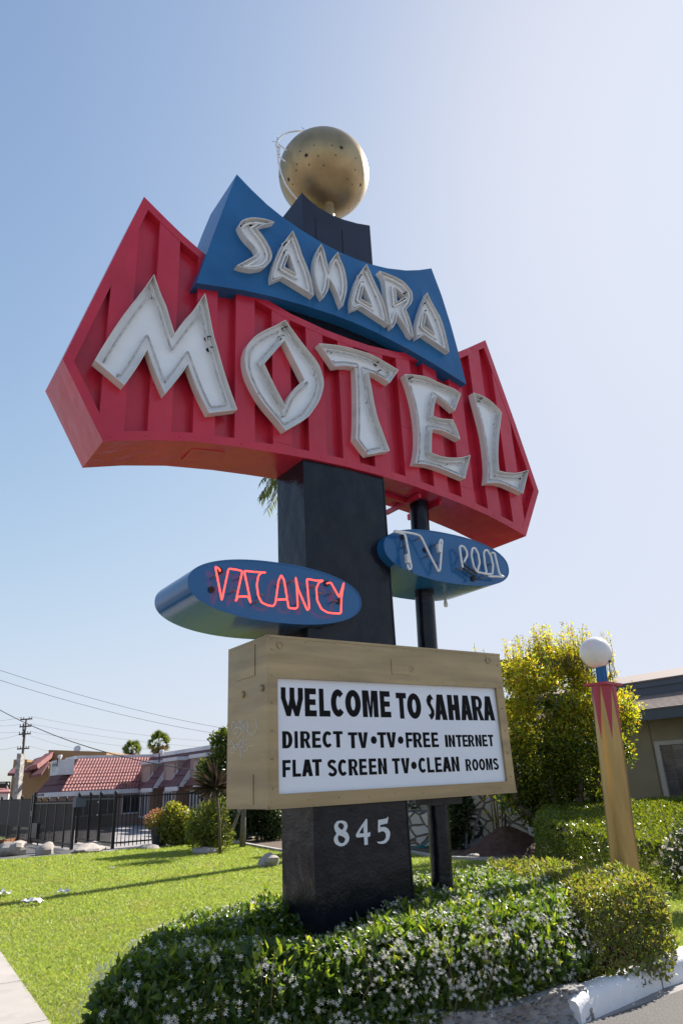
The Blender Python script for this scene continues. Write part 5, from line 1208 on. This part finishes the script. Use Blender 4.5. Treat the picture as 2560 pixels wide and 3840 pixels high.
mb = MB(); mb.tube([(0, 0, 0), (.05, 0, pc[2]*.5), pc], [.27, .22, .18], 14); mb.build('trunk', MV['greybark'], h, smooth=True)
Ps, As, Ns, Ls = [], [], [], []; rg = np.random.default_rng(21); mb = MB()
for k in range(20):
    a = 2*pi*k/20+rg.uniform(-.15, .15); ln = rg.uniform(1.6, 2.0); dirh = np.array([cos(a), sin(a), 0]); el = rg.uniform(.1, .9); pts = []
    if cos(a) > .55: ln *= .75
    for t in np.linspace(0, 1, 12): pts.append(pc+dirh*ln*(t*cos(el)+.12*t*t)+np.array([0, 0, ln*(sin(el)*t-1.05*t*t)]))
    mb.tube(pts, list(np.linspace(.03, .006, 12)), 5)
    for i in range(1, 12):
        d = nz((pts[i]-pts[i-1])[None])[0]; s_ = nz(np.cross(d, [0, 0, 1.])[None])[0]
        for u in (0, .25, .5, .75):
            p = pts[i-1]+(pts[i]-pts[i-1])*u
            for sg in (-1, 1): Ps.append(p); As.append(d*.55+s_*sg*.75+np.array([0, 0, -.35])+rg.normal(size=3)*.12); Ns.append(np.array([0, 0, 1.])+rg.normal(size=3)*.2); Ls.append(.52*(1-abs(i/12-.45)))
mb.build('frond_rib', MV['palm'], h, smooth=True)
V, F = leaves4(np.array(Ps), np.array(As), np.array(Ns), np.array(Ls), .042, .2); fast_mesh('frond', V, F, MV['palm'], h)

# ================================================================== mansard motel building
MB_['brick'] = paint('pinkish_beige_brick', (.30, .205, .175), .9, var=.1, vscale=3, bump=.4, bscale=25, stretch=(1, 1, 5))
MB_['panel'] = paint('pink_stucco_panel', (.38, .27, .24), .85, var=.05)
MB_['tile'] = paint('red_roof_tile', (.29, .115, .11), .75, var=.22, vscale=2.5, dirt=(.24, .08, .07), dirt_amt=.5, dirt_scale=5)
MB_['tiled'] = paint('shaded_red_roof_tile', (.125, .042, .05), .75, var=.18, vscale=2.5)  # darker copy of the red tile; shade of the slopes put into colour
MB_['whitetrim'] = paint('weathered_white_trim', (.60, .58, .60), .7, var=.08)
MB_['door'] = paint('dark_brown_door', (.035, .022, .02), .6)
MB_['tan'] = paint('tan_stucco', (.33, .20, .095), .9, var=.08, vscale=1, bump=.1)
z5 = survey(0, 2460, 1.742); z2 = survey(400, 2700, 3.2667); zb = survey(0, 2660, 3.484)
PB = on_z(*z5(905, 1100)); PB[2] = 0
mot = empty('mansard_motel', 'motel building with tiled mansard roof and white trimmed dormers beyond the fence', 'building', PB, PSI-pi/2)
# local: x = along UU (to viewer), y = EX (into wing B)
def mB(px, o=0.):            # survey on plane y = -o  -> (x,z)
    p = on_plane(px[0], px[1], PB-EX*o, EX)-PB; return (p@UU, p[2])
def mA(px, s=0.):            # survey on plane x = s -> (y,z)
    p = on_plane(px[0], px[1], PB+UU*s, UU)-PB; return (p@EX, p[2])
def tiles(mb, c00, c10, c11, c01, ncol, nrow, amp=.055, step=.05, sub=6):
    c00, c10, c11, c01 = map(lambda q: np.array(q, float), (c00, c10, c11, c01)); nn = np.cross(c10-c00, c01-c00); nn /= np.linalg.norm(nn)
    if nn[2] < 0: nn = -nn
    X = ncol*sub; V = []; F = []
    for r in range(nrow):
        for e, t in ((0, r/nrow), (1, (r+1.04)/nrow)):
            for i in range(X+1):
                a = i/X; p = (c00*(1-a)+c10*a)*(1-t)+(c01*(1-a)+c11*a)*t; ph = (a*ncol) % 1
                V.append(p+nn*((amp*abs(sin(pi*ph))**.7)+(step if e == 0 else 0)))
        b = r*2*(X+1)
        for i in range(X): F.append((b+i, b+i+1, b+X+2+i, b+X+1+i))
        if r == 0: pass
        o = len(V)
        for i in range(X+1): V.append(np.array(V[b+i])-nn*(step+.02))
    # lower lips
    mb.add(V, F)
    off_ = 0; VV = V
    FF = []
    blk = 3*(X+1)
    for r in range(nrow):
        b = r*blk
        for i in range(X): FF.append((b+2*(X+1)+i, b+2*(X+1)+i+1, b+i+1, b+i))
    F2 = []
    for r in range(nrow):
        b = r*blk
        for i in range(X): F2.append((b+i, b+i+1, b+X+2+i, b+X+1+i))
    # replace the faces just added
    k = len(F); del mb.f[-k:]; del mb.m[-k:]
    base = len(mb.v)-len(V)
    for f in F2+FF: mb.f.append(tuple(base+i for i in f)); mb.m.append(mb.mi)
ze = mB(z2(600, 845), .9)[1]; zt = mB(z2(800, 415), -1.2)[1]; zt2 = mB(z2(1300, 345), -1.2)[1]; zt = (zt+zt2)/2
eA = mA(z5(395, 882), .45); zeA = eA[1]; oK = -eA[0]; tA = mA(z5(512, 672), -1.3); oT = -tA[0]; ztA = tA[1]
print('mansard', ze, zt, zeA, oK, ztA, oT)
ze = (ze+zeA)/2; zt = (zt+ztA)/2
LBm = 17.; XL_ = mB(z5(238, 888), oK)[0]
mb = MB(); mb.box(-12, LBm, .9, 9, 0, ze+.4); mb.box(XL_+.6, -.05, -oK+.5, .9, 0, ze+.3); wallm = mb.build('wall', MB_['brick'], mot)
XL = mB(z5(238, 888), oK)[0]; print('XL', XL)
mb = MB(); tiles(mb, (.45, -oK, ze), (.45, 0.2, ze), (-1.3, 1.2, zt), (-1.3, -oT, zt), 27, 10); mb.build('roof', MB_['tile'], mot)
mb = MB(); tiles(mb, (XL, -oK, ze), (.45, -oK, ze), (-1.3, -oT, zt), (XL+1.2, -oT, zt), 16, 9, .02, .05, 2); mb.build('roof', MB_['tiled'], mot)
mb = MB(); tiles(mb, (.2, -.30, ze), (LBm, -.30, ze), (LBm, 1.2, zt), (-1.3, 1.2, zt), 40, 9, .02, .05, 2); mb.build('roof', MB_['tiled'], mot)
mb = MB(); mb.box(XL, .5, -oK-.05, -oK+.02, ze-.20, ze+.02); mb.box(.44, .52, -oK-.05, .0, ze-.20, ze+.02); mb.box(-.1, .5, -oK, .9, ze-.16, ze-.1); mb.box(-1.42, -1.25, -oT, 1.3, zt-.03, zt+.15); mb.box(XL+1.2, -1.3, -oT-.1, -oT+.1, zt-.03, zt+.15); mb.box(-1.4, LBm, 1.12, 1.3, zt-.03, zt+.16)
mb.build('trim', MB_['whitetrim'], mot)
dor = [(mB(z2(425, 700))[0], mB(z2(562, 700))[0]), (mB(z2(703, 700))[0], mB(z2(870, 700))[0]), (mB(z2(1027, 700))[0], mB(z2(1222, 700))[0])]
per = (dor[2][0]-dor[0][0])/2; dw = sum(b-a for a, b in dor)/3; print('dormers', dor, per, dw)
for k in range(5):
    x0 = dor[0][0]+per*k; x1 = x0+dw; zc = mB(z2(480, 545))[1] if k == 0 else zc
    mb = MB(); mb.box(x0, x1, -.02, 1.6, 0, zc)
    d_ = mb.build('dormer', MB_['brick'], mot)
    mb = MB(); mb.box(x0-.06, x1+.06, -.09, 1.5, zc, zc+.17); mb.build('cap', MB_['whitetrim'], d_)
    mb = MB(); mb.box(x0+.22*dw, x1-.16*dw, -.05, -.018, ze+.25, zc-.15); mb.build('panel', MB_['panel'], d_)
    mb = MB()
    for a, b, c, e in ((.22*dw-.05, dw*.84+.05, ze+.20, ze+.25), (.22*dw-.05, dw*.84+.05, zc-.15, zc-.10)): mb.box(x0+a, x0+b, -.06, -.018, c, e)
    mb.box(x0+.22*dw-.05, x0+.22*dw, -.06, -.018, ze+.25, zc-.15); mb.box(x0+.84*dw, x0+.84*dw+.05, -.06, -.018, ze+.25, zc-.15); mb.build('panel_frame', MB_['tan'] if False else MB_['brick'], d_)
    wz0, wz1 = .42, ze-.25
    mb = MB(); ww = dw*.60
    for q in range(4): mb.box(x0+.12*dw+ww*q/3-.035, x0+.12*dw+ww*q/3+.035, -.07, -.018, wz0, wz1)
    mb.box(x0+.12*dw-.06, x0+.12*dw+ww+.06, -.08, -.018, wz0-.08, wz0); mb.box(x0+.12*dw-.035, x0+.12*dw+ww+.035, -.07, -.018, wz1, wz1+.05); wf = mb.build('window', MB_['whitetrim'], d_)
    mb = MB(); mb.box(x0+.12*dw, x0+.12*dw+ww, -.03, -.019, wz0, wz1); mb.build('pane', MB_['glass'], wf)
    # little roof over the door between dormers
    fx0, fx1 = x1+.02, x0+per-.02
    mb = MB(); tiles(mb, (fx0, -.60, ze-.02), (fx1, -.60, ze-.02), (fx1, .75, ze+1.45), (fx0, .75, ze+1.45), 3, 6, .02, .05, 2)
    pr = mb.build('porch_roof', MB_['tiled'], mot)
    mb = MB(); mb.add([(fx1, -.58, ze-.02), (fx1, .0, ze-.02), (fx1, .0, ze+.80), (fx1+.03, -.58, ze-.02), (fx1+.03, .0, ze-.02), (fx1+.03, .0, ze+.80)], [(0, 1, 2), (3, 5, 4), (0, 3, 4, 1), (1, 4, 5, 2), (2, 5, 3, 0)])
    mb.box(fx0, fx1+.03, -.63, -.57, ze-.18, ze+.0); mb.add([(fx0, -.58, ze-.02), (fx0, .0, ze-.02), (fx0, .0, ze+.80), (fx0+.03, -.58, ze-.02), (fx0+.03, .0, ze-.02), (fx0+.03, .0, ze+.80)], [(0, 1, 2), (3, 5, 4), (0, 3, 4, 1), (1, 4, 5, 2), (2, 5, 3, 0)]); mb.build('gable_trim', MB_['whitetrim'], pr)
    mb = MB(); mb.box(x1+.15, x1+1.05, .82, .895, 0, 2.0); mb.build('door', MB_['door'], mot)
for y0 in np.arange(-oK+.9, -.4, 1.25):                                     # windows of the front under the lit roof
    mb = MB(); zz0, zz1 = .62, ze-.28
    for q in (0, .45, .9): mb.box(-.05, .0, y0+q-.03, y0+q+.03, zz0, zz1)
    mb.box(-.05, .02, y0-.05, y0+.95, zz0-.07, zz0); mb.box(-.05, 0, y0-.03, y0+.93, zz1, zz1+.05); wf = mb.build('window', MB_['whitetrim'], mot)
    mb = MB(); mb.box(-.05, -.03, y0, y0+.9, zz0, zz1); mb.build('pane', MB_['glass'], wf)
# picture box standing on the roof slope, flood lights
yl = -oK; c = on_plane(*zb(735, 765), PB-EX*(oK+.05), EX)-PB; cx, cz = c@UU, c[2]
sg_ = empty('roof_picture_sign', 'white box sign with a green palm picture on the mansard roof', 'sign', PB, PSI-pi/2)
a0, a1 = mB(zb(685, 670), oK)[0], mB(zb(785, 670), oK)[0]; b0, b1 = mB(zb(735, 860), oK)[1], mB(zb(735, 668), oK)[1]
mb = MB(); mb.box(a0, a1, yl-.05, yl+.75, b0, b1); mb.build('sign_box', MB_['whitetrim'], sg_)
mb = MB(); 
for x, w_ in ((.35, .10), (.62, .08)):
    xc = a0+(a1-a0)*x; mb.box(xc-.03, xc+.03, yl-.056, yl-.049, b0+.2*(b1-b0), b0+.68*(b1-b0))
    for k in range(7):
        t = pi*k/6; mb.add([(xc, yl-.058, b0+.66*(b1-b0)), (xc+.16*cos(t)-.03*sin(t), yl-.058, b0+.66*(b1-b0)+.16*sin(t)+.02), (xc+.26*cos(t), yl-.058, b0+.64*(b1-b0)+.20*sin(t)-.05)], [(0, 1, 2)])
mb.build('picture', paint('picture_green', (.06, .13, .09), .6), sg_)
def flood(label, px, Y, par=None):
    p = on_plane(px[0], px[1], np.array([0, Y, 0]), np.array([0, 1., 0])); f = empty('flood_light', label, 'flood light', p, 0, 'flood lights on the motel roofs')
    mb = MB(); mb.tube([(0, 0, -.5), (0, 0, -.05)], .03, 6); mb.build('bracket', M['steel'], f)
    mb = MB(); mb.lathe([(.06, 0), (.14, .15), (.14, .18), (.11, .19)], (0, 0, 0), 14, ax=(np.array([0, 1., 0]), np.array([.35, 0, .94]), np.array([.94, 0, -.35]))); mb.build('lamp_head', MB_['whitetrim'], f, smooth=40)
flood('flood light on the roof edge nearest the reader board', z2(1300, 270), 29.3)
flood('flood light in front of the taller palm on the roof edge', z2(650, 385), 35.5)
flood('flood light above the picture box sign', zb(760, 615), 38.5)

# ================================================================== tan building with chimney
def yplane(Zs, Y):
    return lambda x, y: (lambda p: (p[0], p[2]))(on_plane(*Zs(x, y), np.array([0, Y, 0]), np.array([0, 1., 0])))
tn = empty('tan_building', 'tan stucco building with stone chimney and tiled roofs behind the mansard motel', 'building', (-24, 50, 0))
tn.location = (0, 0, 0)
def ypoly(mb, Zs, Y, pts, th, ground_=False):
    f = yplane(Zs, Y); q = [f(*p) for p in pts]
    if ground_: q = [(a, max(0, b) if i not in ground_ else 0) for i, (a, b) in enumerate(q)]
    mb.prism(q, Y, Y+th, lambda x, y, z: (x, y, z))
mb = MB(); ypoly(mb, zb, 50, [(640, 530), (1395, 555), (1395, 1100), (610, 1100)], 6, (2, 3)); ypoly(mb, zb, 49, [(330, 690), (640, 690), (630, 1150), (290, 1150)], 5, (2, 3)); ypoly(mb, zb, 49.6, [(185, 655), (360, 655), (330, 1160), (125, 1160)], 5, (2, 3)); mb.build('wall', MB_['tan'], tn)
mb = MB(); f = yplane(zb, 47.6); f2 = yplane(zb, 50.5)
def slab(mb, P4, d=(0, 0, -.16)):
    P4 = [np.array(p, float) for p in P4]; Q = [p+np.array(d) for p in P4]; mb.add(P4+Q, [(0, 1, 2, 3), (7, 6, 5, 4), (0, 4, 5, 1), (1, 5, 6, 2), (2, 6, 7, 3), (3, 7, 4, 0)])
def P3(x, y, Y): return on_plane(*zb(x, y), np.array([0, Y, 0]), np.array([0, 1., 0]))
slab(mb, [P3(382, 868, 47.6), P3(548, 835, 46.6), P3(640, 690, 48.9), P3(560, 640, 50)]); slab(mb, [P3(382, 868, 47.6), P3(430, 780, 48.4), P3(610, 612, 50), P3(660, 700, 49)])
slab(mb, [P3(318, 795, 48), P3(390, 800, 47.8), P3(590, 605, 50), P3(455, 645, 50.2)]); slab(mb, [P3(105, 835, 47), P3(200, 835, 47), P3(215, 745, 49), P3(160, 775, 49)]); mb.build('roof', MB_['tiled'], tn)
mb = MB()
for k in range(9):
    a = P3(405+190*k/8, 765-150*k/8, 47.9+.25*k); mb.tube([a, a+np.array([.55, -.1, .10])], .17, 8)
mb.build('rake_tile', MB_['tile'], tn, smooth=40)
mb = MB(); a, b = yplane(zb, 46.5)(228, 575), yplane(zb, 46.5)(352, 575); a2, b2 = yplane(zb, 46.5)(165, 1150), yplane(zb, 46.5)(262, 1150)
mb.prism([(a2[0], 0), (b2[0]-.12, 0), (b[0]-.35, b[1]), a], 46.5, 47.1); mb.build('chimney', paint('grey_stone_chimney', (.30, .28, .26), .9, var=.5, vscale=5, bump=.9, bscale=8, dirt=(.10, .09, .085), dirt_amt=.9, dirt_scale=4), tn)
mb = MB(); p = P3(1012, 522, 50.2); mb.lathe([(.02, 0), (.22, .06), (.24, .08)], p, 16, ax=(np.array([1., 0, 0]), np.array([0, .3, .95]), np.array([.3, -.9, .3]))); mb.tube([p, p-np.array([0, 0, .5])], .03, 6); mb.build('satellite_dish', MB_['whitetrim'], tn, smooth=40)
fh = empty('distant_house', 'small pale house with a red tiled roof and railed deck at the far left', 'building', (0, 0, 0))
mb = MB(); ypoly(mb, zb, 62, [(-80, 1060), (120, 1060), (110, 1200), (-80, 1200)], 5, (2, 3)); mb.build('wall', MB_['whitetrim'], fh)
mb = MB(); slab(mb, [P3(-80, 1075, 61), P3(135, 1075, 61), P3(120, 1025, 64), P3(-80, 1020, 64)]); mb.build('roof', MB_['tile'], fh)
mb = MB()
for a, b in [((-60, 955), (135, 950)), ((90, 955), (135, 1040)), ((135, 950), (128, 1040)), ((85, 955), (85, 1040)), ((-60, 990), (85, 990))]: mb.bar(P3(*a, 63), P3(*b, 63), .10)
mb.add([P3(-60, 965, 63.2), P3(85, 965, 63.2), P3(85, 1030, 63.2), P3(-60, 1030, 63.2)], [(0, 1, 2, 3)]); mb.build('railing', MB_['door'], fh)

# ================================================================== utility pole and wires
wood = paint('weathered_wood', (.09, .06, .05), .9)
b = on_plane(*z5(150, 640), np.array([0, 92, 0]), np.array([0, 1., 0])); tp = on_plane(*z5(174, 413), np.array([0, 92, 0]), np.array([0, 1., 0]))
up_ = empty('utility_pole', 'tall wooden utility pole with four crossarms rising behind the stone chimney', 'utility pole', (b[0]-.15, 92, 0))
o_ = np.array([b[0]-.15, 92, 0]); mb = MB(); mb.tube([(0, 0, 0), b-o_, tp-o_], [.2, .16, .11], 8); mb.build('pole', wood, up_, smooth=True)
arms = []
for y in (414, 461, 511, 606):
    xc = np.interp(y, [413, 640], [174, 150]); p = on_plane(*z5(xc, y), np.array([0, 91.8, 0]), np.array([0, 1., 0])); arms.append(p)
    mb = MB(); mb.bar(p-o_-np.array([.75, 0, 0]), p-o_+np.array([.75, 0, .04]), .14, .16)
    for q in (-.68, -.35, .35, .68): mb.tube([p-o_+np.array([q, 0, .05]), p-o_+np.array([q, 0, .32])], .05, 5)
    mb.build('crossarm', wood, up_)
mb = MB()
for y in (440, 480, 525): p = on_plane(*z5(157, y), np.array([0, 91.6, 0]), np.array([0, 1., 0]))-o_; mb.tube([p, p-np.array([0, 0, .9])], .09, 6)
mb.build('insulator', M['steel'], up_)
mw = paint('grey_cable', (.05, .05, .055), .6)
def wire(label, a, b, sag, r):
    a, b = np.array(a), np.array(b); mb = MB(); mb.tube([a+(b-a)*t-np.array([0, 0, sag*4*t*(1-t)]) for t in np.linspace(0, 1, 22)], r, 5)
    tag(mb.build('overhead_wire', mw, smooth=True), label, 'wire', 'overhead wires')
Pq = lambda x, y, Y: on_plane(*z5(x, y), np.array([0, Y, 0]), np.array([0, 1., 0]))
wire('upper of the two wires crossing the sky above the palms', Pq(-120, 52, 26), Pq(1620, 498, 34), .25, .008)
wire('lower of the two wires crossing the sky above the palms', Pq(-120, 118, 26), Pq(1560, 528, 34), .25, .008)
wire('thick black wire passing the pole top and ending at the dormers', Pq(-60, 318, 44), Pq(1300, 750, 33), .55, .022)
k = 0
for y0, y1, ar in ((425, 402, 0), (455, 440, 1), (497, 487, 2), (548, 536, 2), (615, 600, 3)):
    p = arms[ar]+np.array([-.68, 0, .3]); wire('thin far wire number %d from the top left of the utility pole' % (k+1) if False else 'thin wire at crossarm %s left of the utility pole' % ['one', 'two', 'three upper', 'three lower', 'four'][k], Pq(-40, y0, 92), p-np.array([0, 0, .3*(k == 3)]), .1, .013); k += 1
k = 0
for ar, x1, y1 in ((0, 1450, 560), (1, 1450, 600), (2, 1450, 640), (2, 800, 640), (3, 800, 665)):
    p = arms[ar]+np.array([.68, 0, .3]); wire('thin wire from crossarm %s running right of the utility pole' % ['one', 'two', 'three upper', 'three lower', 'four'][k], p-np.array([0, 0, .5*(k == 3)]), Pq(x1, y1, 110), .5, .013); k += 1
# ------------------------------------------------------------------ camera, sun, sky
cam = bpy.data.cameras.new('camera'); co = bpy.data.objects.new('camera', cam); COL.objects.link(co)
cam.sensor_fit = 'VERTICAL'; cam.sensor_height = 36; cam.sensor_width = 24; cam.lens = FPX/3840*36
cam.clip_start = .05; cam.clip_end = 3000
mt = Matrix(((RT[0], UP[0], -FW[0], EYE[0]), (RT[1], UP[1], -FW[1], EYE[1]), (RT[2], UP[2], -FW[2], EYE[2]), (0, 0, 0, 1)))
co.matrix_world = mt; SC.camera = co
SUN_AZ, SUN_EL = 43., 41.
sl = bpy.data.lights.new('sun', 'SUN'); sl.energy = 5.0; sl.angle = radians(.53); sl.color = (1, .94, .84)
so = bpy.data.objects.new('sun', sl); COL.objects.link(so)
sd = Vector((sin(radians(SUN_AZ))*cos(radians(SUN_EL)), cos(radians(SUN_AZ))*cos(radians(SUN_EL)), sin(radians(SUN_EL))))
so.rotation_euler = sd.to_track_quat('Z', 'Y').to_euler()
w = bpy.data.worlds.new('World'); SC.world = w; w.use_nodes = True
nt = w.node_tree; bg = nt.nodes['Background']; sk = nt.nodes.new('ShaderNodeTexSky'); sk.sky_type = 'NISHITA'
sk.sun_disc = False; sk.sun_elevation = radians(SUN_EL); sk.sun_rotation = radians(SUN_AZ)
sk.altitude = 50; sk.air_density = 1.0; sk.dust_density = 1.0; sk.ozone_density = 1.3
# film-like shoulder on the sky radiance so that the glow round the sun does not clip
SKY_S, EXPO = .108, 1.05
TT = SKY_S*2**EXPO; sep = nt.nodes.new('ShaderNodeSeparateColor'); cmb = nt.nodes.new('ShaderNodeCombineColor'); nt.links.new(sk.outputs[0], sep.inputs[0])
def mth(op, a, b):
    n_ = nt.nodes.new('ShaderNodeMath'); n_.operation = op
    for i_, v_ in enumerate((a, b)):
        if isinstance(v_, (int, float)): n_.inputs[i_].default_value = v_
        else: nt.links.new(v_, n_.inputs[i_])
    return n_.outputs[0]
for i_, m_ in enumerate((.765, .82, .955)):
    z_ = mth('MULTIPLY', sep.outputs[i_], TT*1.06); q_ = mth('POWER', mth('DIVIDE', z_, m_), 3.)
    nt.links.new(mth('DIVIDE', mth('DIVIDE', z_, mth('POWER', mth('ADD', q_, 1.), 1/3)), TT), cmb.inputs[i_])
nt.links.new(cmb.outputs[0], bg.inputs[0]); bg.inputs[1].default_value = SKY_S
SC.view_settings.view_transform = 'Standard'; SC.view_settings.look = 'None'; SC.view_settings.gamma = 1
SC.view_settings.use_curve_mapping = False; SC.view_settings.exposure = EXPO
